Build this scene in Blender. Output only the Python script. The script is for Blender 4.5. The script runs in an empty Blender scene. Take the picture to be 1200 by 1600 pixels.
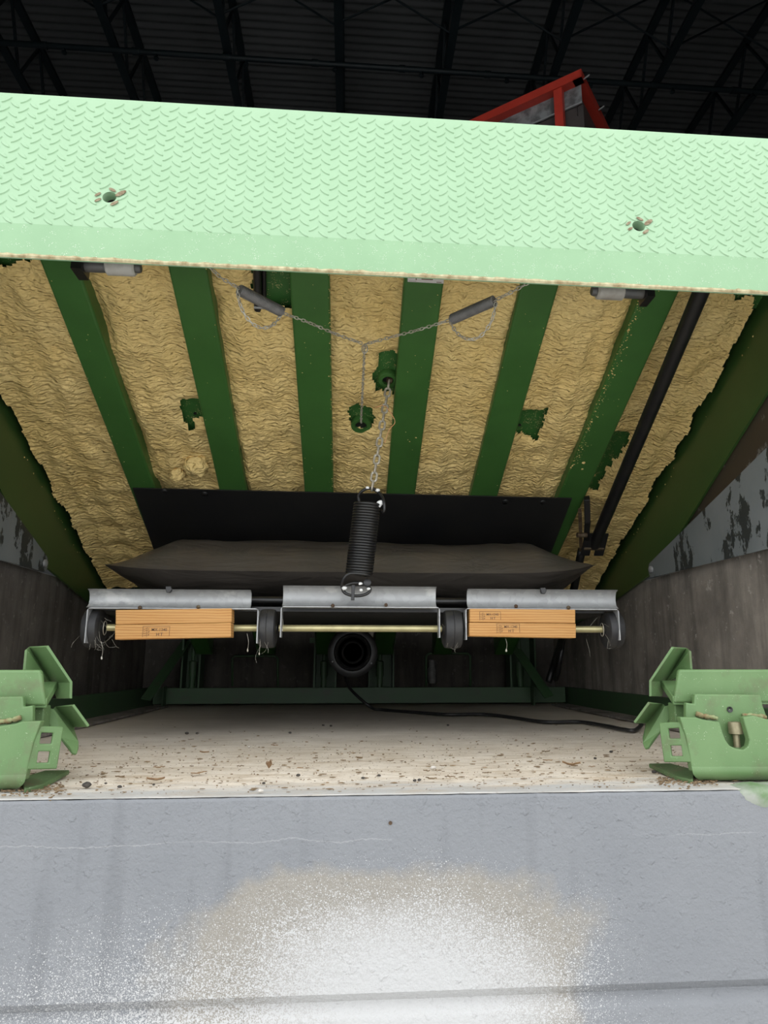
import bpy, bmesh, math, random
from mathutils import Vector, Matrix, noise
random.seed(7)

# ------------------------------------------------------------------ camera
F, CX, CY = 1100.0, 634.0, 800.0          # focal length and principal point in pixels of the 1200x1600 frame
CAM = Vector((0, 0, 0.2))
_yd = Vector((545 - CX, 1037 - CY, F)).normalized()       # the pit's long axis, in camera space
_up = Vector((0, -F, 1037 - CY)); _up = (_up - _up.dot(_yd) * _yd).normalized()
_xd = _yd.cross(_up)
if _xd.x < 0: _xd = -_xd
R3 = Matrix((_xd, _yd, _up))
col = bpy.context.scene.collection
sc = bpy.context.scene
cam = bpy.data.cameras.new('camera'); camo = bpy.data.objects.new('camera', cam); col.objects.link(camo)
cam.sensor_fit = 'VERTICAL'; cam.sensor_height = 36.0; cam.sensor_width = 27.0
cam.lens = F / 1600 * 36.0
cam.shift_x = -(CX - 600) / 1600
cam.clip_start = 0.02; cam.clip_end = 200
rt, upv, bk = R3 @ Vector((1, 0, 0)), R3 @ Vector((0, -1, 0)), R3 @ Vector((0, 0, -1))
M4 = Matrix.Identity(4)
for i in range(3):
    M4[i][0], M4[i][1], M4[i][2], M4[i][3] = rt[i], upv[i], bk[i], CAM[i]
camo.matrix_world = M4
sc.camera = camo

# ------------------------------------------------------------------ world and exposure
w = bpy.data.worlds.new('overcast_sky'); sc.world = w; w.use_nodes = True
bgn = w.node_tree.nodes['Background']
bgn.inputs[0].default_value = (0.94, 0.97, 1.0, 1); bgn.inputs[1].default_value = 1.0
sc.view_settings.view_transform = 'Standard'; sc.view_settings.look = 'None'
sc.view_settings.gamma = 1.0; sc.view_settings.use_curve_mapping = False
sc.view_settings.exposure = 1.45

# ------------------------------------------------------------------ points from the photograph's survey
def ray(px, py): return R3 @ Vector(((px - CX) / F, (py - CY) / F, 1.0))
def at(px, py, Y):
    r = ray(px, py); return CAM + r * ((Y - CAM.y) / r.y)
def atX(px, py, X):
    r = ray(px, py); return CAM + r * ((X - CAM.x) / r.x)
def atZ(px, py, Z):
    r = ray(px, py); return CAM + r * ((Z - CAM.z) / r.z)
def atP(px, py, p0, n):
    r = ray(px, py); n = Vector(n); return CAM + r * (n.dot(Vector(p0) - CAM) / n.dot(r))

# ------------------------------------------------------------------ materials
MATS = {}
def nn(nt, t, **k):
    n = nt.nodes.new(t)
    for a, b in k.items():
        try: setattr(n, a, b)
        except Exception: pass
    return n
def base_mat(name, rough=0.5, metal=0.0, spec=0.5):
    m = bpy.data.materials.new(name); m.use_nodes = True; nt = m.node_tree
    b = nt.nodes['Principled BSDF']; b.inputs['Roughness'].default_value = rough
    b.inputs['Metallic'].default_value = metal; b.inputs['Specular IOR Level'].default_value = spec
    tc = nn(nt, 'ShaderNodeTexCoord')
    MATS[name] = m
    return m, nt, b, tc.outputs['Object']
def noi(nt, vec, scale, detail=4, rough=0.55, dist=0.0, sc3=None):
    if sc3:
        mp = nn(nt, 'ShaderNodeMapping'); mp.inputs['Scale'].default_value = sc3; nt.links.new(vec, mp.inputs[0]); vec = mp.outputs[0]
    n = nn(nt, 'ShaderNodeTexNoise'); nt.links.new(vec, n.inputs['Vector'])
    n.inputs['Scale'].default_value = scale; n.inputs['Detail'].default_value = detail
    n.inputs['Roughness'].default_value = rough; n.inputs['Distortion'].default_value = dist
    return n.outputs['Fac']
def ramp(nt, fac, stops):
    r = nn(nt, 'ShaderNodeValToRGB'); nt.links.new(fac, r.inputs[0])
    el = r.color_ramp.elements
    while len(el) < len(stops): el.new(0.5)
    for e, (p, c) in zip(el, stops):
        e.position = p; e.color = (c, c, c, 1) if isinstance(c, (int, float)) else (*c, 1)
    return r.outputs[0]
def mix(nt, fac, a, b):
    m = nn(nt, 'ShaderNodeMix', data_type='RGBA')
    for s, v in ((m.inputs[0], fac), (m.inputs[6], a), (m.inputs[7], b)):
        if isinstance(v, (int, float)): s.default_value = v
        elif isinstance(v, tuple): s.default_value = (*v, 1)
        else: nt.links.new(v, s)
    return m.outputs[2]
def mth(nt, op, a, b=0.0, c=None, clamp=False):
    m = nn(nt, 'ShaderNodeMath', operation=op, use_clamp=clamp)
    for i, v in enumerate((a, b) if c is None else (a, b, c)):
        if isinstance(v, (int, float)): m.inputs[i].default_value = v
        else: nt.links.new(v, m.inputs[i])
    return m.outputs[0]
def bump(nt, b, h, strength, dist=0.01, prev=None):
    n = nn(nt, 'ShaderNodeBump'); n.inputs['Strength'].default_value = strength; n.inputs['Distance'].default_value = dist
    nt.links.new(h, n.inputs['Height'])
    if prev is not None: nt.links.new(prev, n.inputs['Normal'])
    nt.links.new(n.outputs[0], b.inputs['Normal'])
    return n.outputs[0]
def simple(name, c1, c2=None, scale=20, rough=0.5, metal=0.0, spec=0.5, bmp=0.0, bscale=120, bdist=0.002, lo=0.35, hi=0.65, sc3=None):
    m, nt, b, v = base_mat(name, rough, metal, spec)
    c2 = c2 or tuple(x * 0.8 for x in c1)
    f = ramp(nt, noi(nt, v, scale, 5, sc3=sc3), [(lo, 0.0), (hi, 1.0)])
    nt.links.new(mix(nt, f, c1, c2), b.inputs['Base Color'])
    if bmp: bump(nt, b, noi(nt, v, bscale, 4), bmp, bdist)
    return m
def lin(r, g, b): return tuple((x / 255 / 12.92 if x <= 10 else ((x / 255 + .055) / 1.055) ** 2.4) for x in (r, g, b))

# green paint with white overspray specks and dust (lip)
def paint_mat(name, c1, c2, speck, scale=9, rough=0.45, sp_size=420, sp_t=0.30, dirt=None, dirt_amt=0.0):
    m, nt, b, v = base_mat(name, rough, 0, 0.4)
    base = mix(nt, ramp(nt, noi(nt, v, scale, 5), [(0.35, 0.0), (0.68, 1.0)]), c1, c2)
    if speck:
        vo = nn(nt, 'ShaderNodeTexVoronoi'); nt.links.new(v, vo.inputs['Vector']); vo.inputs['Scale'].default_value = sp_size
        msk = mth(nt, 'MULTIPLY', mth(nt, 'LESS_THAN', vo.outputs['Distance'], sp_t), ramp(nt, noi(nt, v, 60, 3), [(0.5, 0.0), (0.62, 1.0)]))
        base = mix(nt, msk, base, speck)
    if dirt:
        d = ramp(nt, noi(nt, v, 16, 7, 0.65), [(0.62 - dirt_amt, 0.0), (0.85 - dirt_amt, 0.85)])
        base = mix(nt, d, base, dirt)
    nt.links.new(base, b.inputs['Base Color'])
    bump(nt, b, noi(nt, v, 300, 3), 0.15, 0.0008)
    return m
GREEN_LIT = paint_mat('green_paint_lit', (0.272, 0.410, 0.255), (0.252, 0.388, 0.236), None)  # leveler green made paler, the strong daylight on the lip put into the colour
GREEN_TIP_SHADED = paint_mat('green_paint_speckled_shaded', (0.222, 0.360, 0.205), (0.205, 0.338, 0.190), (0.5, 0.54, 0.44), sp_size=330, sp_t=0.22)  # specks are real; the darker base is the down-facing tip's shade painted in
GREEN = paint_mat('deck_green_paint', (0.048, 0.138, 0.030), (0.041, 0.120, 0.026), None, rough=0.38)  # same leveler green, darkened with the shade under the deck
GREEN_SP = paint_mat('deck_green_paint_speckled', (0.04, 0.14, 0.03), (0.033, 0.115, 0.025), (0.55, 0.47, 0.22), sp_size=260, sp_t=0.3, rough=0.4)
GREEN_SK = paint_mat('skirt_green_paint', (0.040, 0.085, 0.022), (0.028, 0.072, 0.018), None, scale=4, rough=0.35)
KEEP = paint_mat('keeper_green_paint', (0.122, 0.205, 0.082), (0.092, 0.172, 0.062), (0.30, 0.36, 0.23), sp_size=240, sp_t=0.16, rough=0.5, dirt=(0.105, 0.105, 0.055), dirt_amt=0.10)
KEEP_D = paint_mat('keeper_green_paint_dirty', (0.095, 0.165, 0.062), (0.065, 0.10, 0.04), (0.3, 0.33, 0.22), sp_size=240, sp_t=0.2, rough=0.7, dirt=(0.14, 0.10, 0.06), dirt_amt=0.10)
FRAME = paint_mat('pit_frame_green_paint', (0.042, 0.092, 0.038), (0.044, 0.080, 0.040), None, rough=0.5, dirt=(0.06, 0.06, 0.045), dirt_amt=0.06)
WELD = simple('rusty_weld', (0.22, 0.26, 0.12), (0.17, 0.085, 0.035), 70, 0.8, bmp=0.6, bscale=200)
BLACKP = simple('black_plastic', (0.012, 0.012, 0.013), (0.020, 0.019, 0.018), 5, 0.42, spec=0.5)
RUBBER = simple('black_rubber', (0.018, 0.018, 0.02), (0.035, 0.034, 0.032), 30, 0.55)
BLACKM = simple('black_steel', (0.008, 0.008, 0.009), (0.014, 0.013, 0.012), 20, 0.4)
RUSTY = simple('rusty_dark_steel', (0.06, 0.03, 0.015), (0.13, 0.10, 0.06), 60, 0.6, 0.3)
STEEL = simple('chain_steel', (0.52, 0.49, 0.42), (0.34, 0.30, 0.23), 60, 0.4, 0.35)
SPRG = simple('dull_spring_steel', (0.16, 0.155, 0.15), (0.22, 0.21, 0.20), 60, 0.45, 0.3)
BRASS = simple('yellow_zinc_rod', (0.50, 0.45, 0.24), (0.38, 0.34, 0.18), 25, 0.35, 0.5)
NYLON = simple('white_nylon', (0.52, 0.50, 0.46), (0.32, 0.29, 0.25), 18, 0.5, bmp=0.1)
GREYST = simple('grey_stub_steel', (0.10, 0.10, 0.10), (0.15, 0.14, 0.13), 30, 0.5, 0.3)
CREAM = simple('zinc_bolt', (0.26, 0.23, 0.14), (0.18, 0.155, 0.09), 60, 0.45, 0.5)
RED = simple('red_paint', (0.40, 0.034, 0.020), (0.34, 0.028, 0.015), 8, 0.45)
BROWN = simple('dark_brown_panel', (0.035, 0.028, 0.026), (0.05, 0.04, 0.036), 6, 0.6)
WHITEL = simple('label_paper', (0.62, 0.58, 0.56), (0.54, 0.50, 0.48), 30, 0.6)
INK = simple('print_ink', (0.10, 0.06, 0.04), (0.16, 0.09, 0.05), 200, 0.8)
TRUSS = simple('dark_truss_paint', (0.006, 0.014, 0.018), (0.010, 0.018, 0.022), 6, 0.5)
ROOF = simple('roof_sheet', (0.110, 0.112, 0.114), (0.090, 0.092, 0.094), 1.2, 0.6)
INNER = simple('warehouse_wall_paint', (0.45, 0.46, 0.46), (0.40, 0.41, 0.41), 2, 0.8)
SLAB = simple('warehouse_slab', (0.48, 0.47, 0.45), (0.40, 0.39, 0.38), 3, 0.7)
APRON = simple('apron_concrete', (0.70, 0.69, 0.67), (0.62, 0.61, 0.59), 1.5, 0.9, bmp=0.3, bscale=40)
LEAF = simple('dead_leaf', (0.16, 0.09, 0.045), (0.28, 0.18, 0.09), 90, 0.85)
STONE = simple('dark_pebble', (0.02, 0.018, 0.016), (0.06, 0.05, 0.04), 80, 0.8)
PALEST = simple('pale_chip', (0.55, 0.52, 0.47), (0.42, 0.38, 0.33), 80, 0.8)
GRIT = simple('brown_grit', (0.10, 0.065, 0.035), (0.22, 0.15, 0.08), 40, 0.9)
WEB = simple('cobweb_silk', (0.55, 0.52, 0.45), (0.4, 0.37, 0.3), 60, 0.8)
WHITEP = simple('white_paint_daub', (0.8, 0.8, 0.78), (0.65, 0.65, 0.63), 60, 0.5)
TWINE = simple('orange_twine', (0.62, 0.25, 0.10), (0.5, 0.3, 0.15), 60, 0.8)
CABLE = simple('black_cable_rubber', (0.012, 0.012, 0.012), (0.022, 0.021, 0.02), 40, 0.5)

def galvanized():
    m, nt, b, v = base_mat('galvanized_steel', 0.5, 0.35, 0.5)
    vo = nn(nt, 'ShaderNodeTexVoronoi'); nt.links.new(v, vo.inputs['Vector']); vo.inputs['Scale'].default_value = 70
    c = mix(nt, vo.outputs['Color'], (0.28, 0.285, 0.285), (0.345, 0.35, 0.35))
    st = ramp(nt, noi(nt, v, 9, 5, sc3=(1, 1, 2)), [(0.58, 0.0), (0.64, 1.0)])
    c = mix(nt, mth(nt, 'MULTIPLY', st, 0.7), c, (0.50, 0.50, 0.49))
    dk = ramp(nt, noi(nt, v, 6, 5), [(0.30, 0.8), (0.45, 0.0)])
    c = mix(nt, mth(nt, 'MULTIPLY', dk, 0.5), c, (0.25, 0.25, 0.25))
    nt.links.new(c, b.inputs['Base Color'])
    return m
GALV = galvanized()

def foam_mat():
    m, nt, b, v = base_mat('spray_foam', 0.75, 0, 0.25)
    n1 = noi(nt, v, 7, 5)
    c = mix(nt, ramp(nt, n1, [(0.3, 0.0), (0.7, 1.0)]), (0.80, 0.57, 0.215), (0.87, 0.655, 0.285))
    c = mix(nt, ramp(nt, noi(nt, v, 14, 6, 0.7), [(0.66, 0.0), (0.8, 0.6)]), c, (0.56, 0.33, 0.09))
    nt.links.new(c, b.inputs['Base Color'])
    # scalloped ripples left by the spray passes + lumps
    mp = nn(nt, 'ShaderNodeMapping'); mp.inputs['Scale'].default_value = (0.35, 1.0, 0.4); nt.links.new(v, mp.inputs[0])
    wv = nn(nt, 'ShaderNodeTexWave', wave_type='BANDS', bands_direction='Y', wave_profile='SIN')
    nt.links.new(mp.outputs[0], wv.inputs['Vector']); wv.inputs['Scale'].default_value = 30
    wv.inputs['Distortion'].default_value = 9; wv.inputs['Detail'].default_value = 4; wv.inputs['Detail Scale'].default_value = 3.2
    b1 = bump(nt, b, wv.outputs['Fac'], 0.62, 0.0055)
    vo = nn(nt, 'ShaderNodeTexVoronoi', feature='SMOOTH_F1'); vo.inputs['Scale'].default_value = 95
    wn = nn(nt, 'ShaderNodeTexNoise'); wn.inputs['Scale'].default_value = 30; nt.links.new(v, wn.inputs['Vector'])
    va = nn(nt, 'ShaderNodeVectorMath', operation='MULTIPLY_ADD'); nt.links.new(wn.outputs['Color'], va.inputs[0])
    va.inputs[1].default_value = (0.024, 0.024, 0.024); mp2 = nn(nt, 'ShaderNodeMapping'); mp2.inputs['Scale'].default_value = (0.62, 1.1, 0.8); nt.links.new(v, mp2.inputs[0]); nt.links.new(mp2.outputs[0], va.inputs[2]); nt.links.new(va.outputs[0], vo.inputs['Vector'])
    bump(nt, b, mth(nt, 'MULTIPLY', vo.outputs['Distance'], -1.0), 0.85, 0.0085, b1)
    return m
FOAM = foam_mat()

def wood_mat(name, off):
    m, nt, b, v = base_mat(name, 0.6, 0, 0.3)
    mp = nn(nt, 'ShaderNodeMapping'); mp.inputs['Scale'].default_value = (0.12, 1.0, 1.0); mp.inputs['Location'].default_value = (off, off * 0.37, off * 0.11); nt.links.new(v, mp.inputs[0])
    wv = nn(nt, 'ShaderNodeTexWave', wave_type='BANDS', bands_direction='Z'); nt.links.new(mp.outputs[0], wv.inputs['Vector'])
    wv.inputs['Scale'].default_value = 45; wv.inputs['Distortion'].default_value = 3.5; wv.inputs['Detail'].default_value = 3; wv.inputs['Detail Scale'].default_value = 1.5
    c = mix(nt, ramp(nt, wv.outputs['Fac'], [(0.25, 0.0), (0.95, 1.0)]), (0.54, 0.285, 0.092), (0.41, 0.180, 0.048))
    c = mix(nt, ramp(nt, noi(nt, v, 60, 4, sc3=(0.08, 1, 1)), [(0.3, 0.0), (0.8, 0.35)]), c, (0.60, 0.37, 0.155))
    nt.links.new(c, b.inputs['Base Color'])
    bump(nt, b, wv.outputs['Fac'], 0.15, 0.001)
    return m

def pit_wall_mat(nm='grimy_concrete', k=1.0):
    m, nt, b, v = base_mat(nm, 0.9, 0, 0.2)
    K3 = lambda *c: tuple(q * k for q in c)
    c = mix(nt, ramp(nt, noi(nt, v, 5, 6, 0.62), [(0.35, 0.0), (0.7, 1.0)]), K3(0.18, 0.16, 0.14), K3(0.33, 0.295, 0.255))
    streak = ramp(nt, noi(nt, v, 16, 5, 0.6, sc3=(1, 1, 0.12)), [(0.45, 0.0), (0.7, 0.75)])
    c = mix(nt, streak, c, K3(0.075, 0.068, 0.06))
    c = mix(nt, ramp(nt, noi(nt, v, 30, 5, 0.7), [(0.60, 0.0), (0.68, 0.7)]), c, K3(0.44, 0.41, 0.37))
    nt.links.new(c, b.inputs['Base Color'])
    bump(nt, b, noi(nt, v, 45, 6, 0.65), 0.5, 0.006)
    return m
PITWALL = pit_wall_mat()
PITWALL_L = pit_wall_mat('shaded_concrete_left', .5)  # pit concrete darkened, the left wall's weaker light put into the colour
PITWALL_B = pit_wall_mat('shaded_concrete_back', .3)  # pit concrete darkened further, shade at the back painted into it

def pit_floor_mat():
    m, nt, b, v = base_mat('dusty_concrete_floor', 0.92, 0, 0.2)
    c = mix(nt, ramp(nt, noi(nt, v, 4, 6, 0.6), [(0.35, 0.0), (0.7, 1.0)]), (0.74, 0.665, 0.56), (0.62, 0.545, 0.445))
    sx = nn(nt, 'ShaderNodeSeparateXYZ'); nt.links.new(v, sx.inputs[0])
    # bare grey concrete along the front nosing, brown drift of dust behind it
    edge = mth(nt, 'ADD', sx.outputs['Y'], mth(nt, 'MULTIPLY', mth(nt, 'SUBTRACT', noi(nt, v, 7, 5, sc3=(1, 3, 1)), 0.5), 0.24))
    g = ramp(nt, mth(nt, 'DIVIDE', mth(nt, 'SUBTRACT', edge, 1.18), 0.2), [(0.22, 1.0), (0.75, 0.0)])
    c = mix(nt, g, c, (0.42, 0.412, 0.392))
    br = ramp(nt, noi(nt, v, 9, 8, 0.76, sc3=(0.8, 3.0, 1)), [(0.45, 0.0), (0.66, 0.85)])
    zone = ramp(nt, mth(nt, 'DIVIDE', mth(nt, 'SUBTRACT', sx.outputs['Y'], 1.2), 1.2), [(0.0, 0.5), (0.12, 1.0), (0.5, 0.6), (1.0, 0.15)])
    c = mix(nt, mth(nt, 'MULTIPLY', br, zone), c, (0.36, 0.265, 0.16))
    sp = ramp(nt, noi(nt, v, 130, 4, 0.75, sc3=(0.5, 1.5, 1)), [(0.60, 0.0), (0.68, 0.85)])
    c = mix(nt, mth(nt, 'MULTIPLY', sp, zone), c, (0.13, 0.085, 0.05))
    nt.links.new(c, b.inputs['Base Color'])
    bump(nt, b, noi(nt, v, 90, 6, 0.65), 0.4, 0.004)
    return m
PITFLOOR = pit_floor_mat()

def dock_face_mat():
    m, nt, b, v = base_mat('painted_dock_face', 0.8, 0, 0.25)
    sx = nn(nt, 'ShaderNodeSeparateXYZ'); nt.links.new(v, sx.inputs[0])
    x, z = sx.outputs['X'], sx.outputs['Z']
    grey = mix(nt, ramp(nt, noi(nt, v, 4, 5), [(0.3, 0.0), (0.7, 1.0)]), (0.176, 0.182, 0.192), (0.205, 0.210, 0.218))
    drip = ramp(nt, noi(nt, v, 22, 4, 0.5, sc3=(1, 1, 0.10)), [(0.56, 0.0), (0.68, 0.5)])
    grey = mix(nt, drip, grey, (0.146, 0.150, 0.158))
    pale = ramp(nt, mth(nt, 'ADD', z, mth(nt, 'MULTIPLY', noi(nt, v, 30, 5), 0.02)), [(0.0, 0.0), (0.006, 0.0), (0.012, 1.0)])
    # beige patch: old primer showing, an egg shape with a ragged rim
    wob = mth(nt, 'MULTIPLY', mth(nt, 'SUBTRACT', noi(nt, v, 6.5, 6, 0.62), 0.5), 0.75)
    def ell(cx, cz, rx, rz, pw=2.0):
        a = mth(nt, 'DIVIDE', mth(nt, 'SUBTRACT', x, cx), rx); c = mth(nt, 'DIVIDE', mth(nt, 'SUBTRACT', z, cz), rz)
        return mth(nt, 'POWER', mth(nt, 'ADD', mth(nt, 'POWER', mth(nt, 'ABSOLUTE', a), pw), mth(nt, 'POWER', mth(nt, 'ABSOLUTE', c), pw)), 1 / pw)
    eb = mth(nt, 'ADD', ell(0.055, -0.265, 0.345, 0.165, 2.8), wob)
    beige = ramp(nt, eb, [(0.86, 1.0), (1.06, 0.0)])
    c = mix(nt, mth(nt, 'MULTIPLY', beige, 0.85), grey, (0.25, 0.228, 0.192))
    # white overspray: specks whose density grows toward the middle of the blotch
    ew = mth(nt, 'ADD', ell(0.085, -0.30, 0.40, 0.215), mth(nt, 'MULTIPLY', mth(nt, 'SUBTRACT', noi(nt, v, 6, 4), 0.5), 0.45))
    low = ell(-0.10, -0.36, 0.62, 0.24)
    dens = mth(nt, 'MAXIMUM', mth(nt, 'SUBTRACT', 1.18, ew), mth(nt, 'MULTIPLY', mth(nt, 'SUBTRACT', 1.16, low), 0.85))
    tot = None
    for s, wgt, k in ((900, 0.42, 1.0), (480, 0.40, 0.9), (280, 0.34, 0.6), (170, 0.26, 0.22)):
        vo = nn(nt, 'ShaderNodeTexVoronoi'); nt.links.new(v, vo.inputs['Vector']); vo.inputs['Scale'].default_value = s
        cs = nn(nt, 'ShaderNodeSeparateColor'); nt.links.new(vo.outputs['Color'], cs.inputs[0])
        rad = mth(nt, 'MULTIPLY', cs.outputs[0], mth(nt, 'MAXIMUM', mth(nt, 'ADD', mth(nt, 'MULTIPLY', dens, wgt * 2.0), 0.10), 0.06))
        keep = mth(nt, 'LESS_THAN', cs.outputs[1], mth(nt, 'MAXIMUM', mth(nt, 'MULTIPLY', mth(nt, 'ADD', dens, 0.06), k * 1.7), 0.02))
        mk = mth(nt, 'MULTIPLY', mth(nt, 'LESS_THAN', vo.outputs['Distance'], rad), keep)
        tot = mk if tot is None else mth(nt, 'MAXIMUM', tot, mk)
    solid = ramp(nt, mth(nt, 'ADD', ell(0.10, -0.30, 0.27, 0.155), wob), [(0.35, 0.9), (1.15, 0.0)])
    c = mix(nt, mth(nt, 'MAXIMUM', tot, solid), c, (0.425, 0.42, 0.413))
    # white dried edge along the nosing, wandering hairline cracks
    crack = mth(nt, 'ABSOLUTE', mth(nt, 'ADD', mth(nt, 'ADD', z, 0.068), mth(nt, 'MULTIPLY', mth(nt, 'SUBTRACT', noi(nt, v, 9, 6, 0.7), 0.5), 0.03)))
    ck = mth(nt, 'MULTIPLY', mth(nt, 'LESS_THAN', crack, 0.0007), ramp(nt, noi(nt, v, 3.1, 2), [(0.48, 0.0), (0.54, 0.5)]))
    c = mix(nt, ck, c, (0.30, 0.30, 0.30))
    c = mix(nt, mth(nt, 'MULTIPLY', pale, 0.0), c, (0.6, 0.6, 0.58))
    nz = ramp(nt, mth(nt, 'ADD', z, mth(nt, 'MULTIPLY', noi(nt, v, 26, 6, 0.7), 0.012)), [(0.0, 0.0), (0.0005, 0.0), (0.004, 1.0)])
    nt.links.new(c, b.inputs['Base Color'])
    h1 = noi(nt, v, 130, 4, 0.6)
    b1 = bump(nt, b, h1, 0.6, 0.005)
    bump(nt, b, ramp(nt, noi(nt, v, 70, 2), [(0.62, 0.0), (0.72, 1.0)]), 0.4, 0.003, b1)
    return m
DOCKFACE = dock_face_mat()

def toe_mat():
    m, nt, b, v = base_mat('peeling_grey_paint', 0.5, 0.1, 0.5)
    c = mix(nt, ramp(nt, noi(nt, v, 5, 5), [(0.3, 0.0), (0.7, 1.0)]), (0.16, 0.18, 0.185), (0.21, 0.225, 0.23))
    pk = ramp(nt, noi(nt, v, 9, 7, 0.68, sc3=(1, 1, 0.55)), [(0.535, 0.0), (0.55, 1.0)])
    c = mix(nt, pk, c, (0.035, 0.04, 0.038))
    nt.links.new(c, b.inputs['Base Color']); bump(nt, b, pk, 0.3, 0.001)
    return m
TOE = toe_mat()
def toe2_mat():
    m, nt, b, v = base_mat('brown_grey_plate', 0.38, 0.2, 0.5)
    c = mix(nt, ramp(nt, noi(nt, v, 3, 5), [(0.3, 0.0), (0.7, 1.0)]), (0.075, 0.055, 0.04), (0.05, 0.04, 0.03))
    pk = ramp(nt, noi(nt, v, 13, 7, 0.7), [(0.60, 0.0), (0.62, 0.7)])
    c = mix(nt, pk, c, (0.22, 0.215, 0.20))
    nt.links.new(c, b.inputs['Base Color']); return m
TOE2 = toe2_mat()
def bag_mat():
    m, nt, b, v = base_mat('coated_bag_fabric', 0.36, 0, 0.5)
    c = mix(nt, ramp(nt, noi(nt, v, 6, 5, sc3=(0.5, 1, 1)), [(0.35, 0.0), (0.7, 1.0)]), (0.062, 0.053, 0.045), (0.085, 0.074, 0.062))
    nt.links.new(c, b.inputs['Base Color'])
    bump(nt, b, noi(nt, v, 8, 4, dist=0.6, sc3=(0.5, 1, 1.5)), 0.7, 0.02)
    return m
BAG = bag_mat()
def galv_panel():
    return simple('smudged_grey_sheet', (0.30, 0.31, 0.31), (0.12, 0.12, 0.12), 9, 0.35, 0.4, lo=0.4, hi=0.6)
GREYSHEET = galv_panel()

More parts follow.
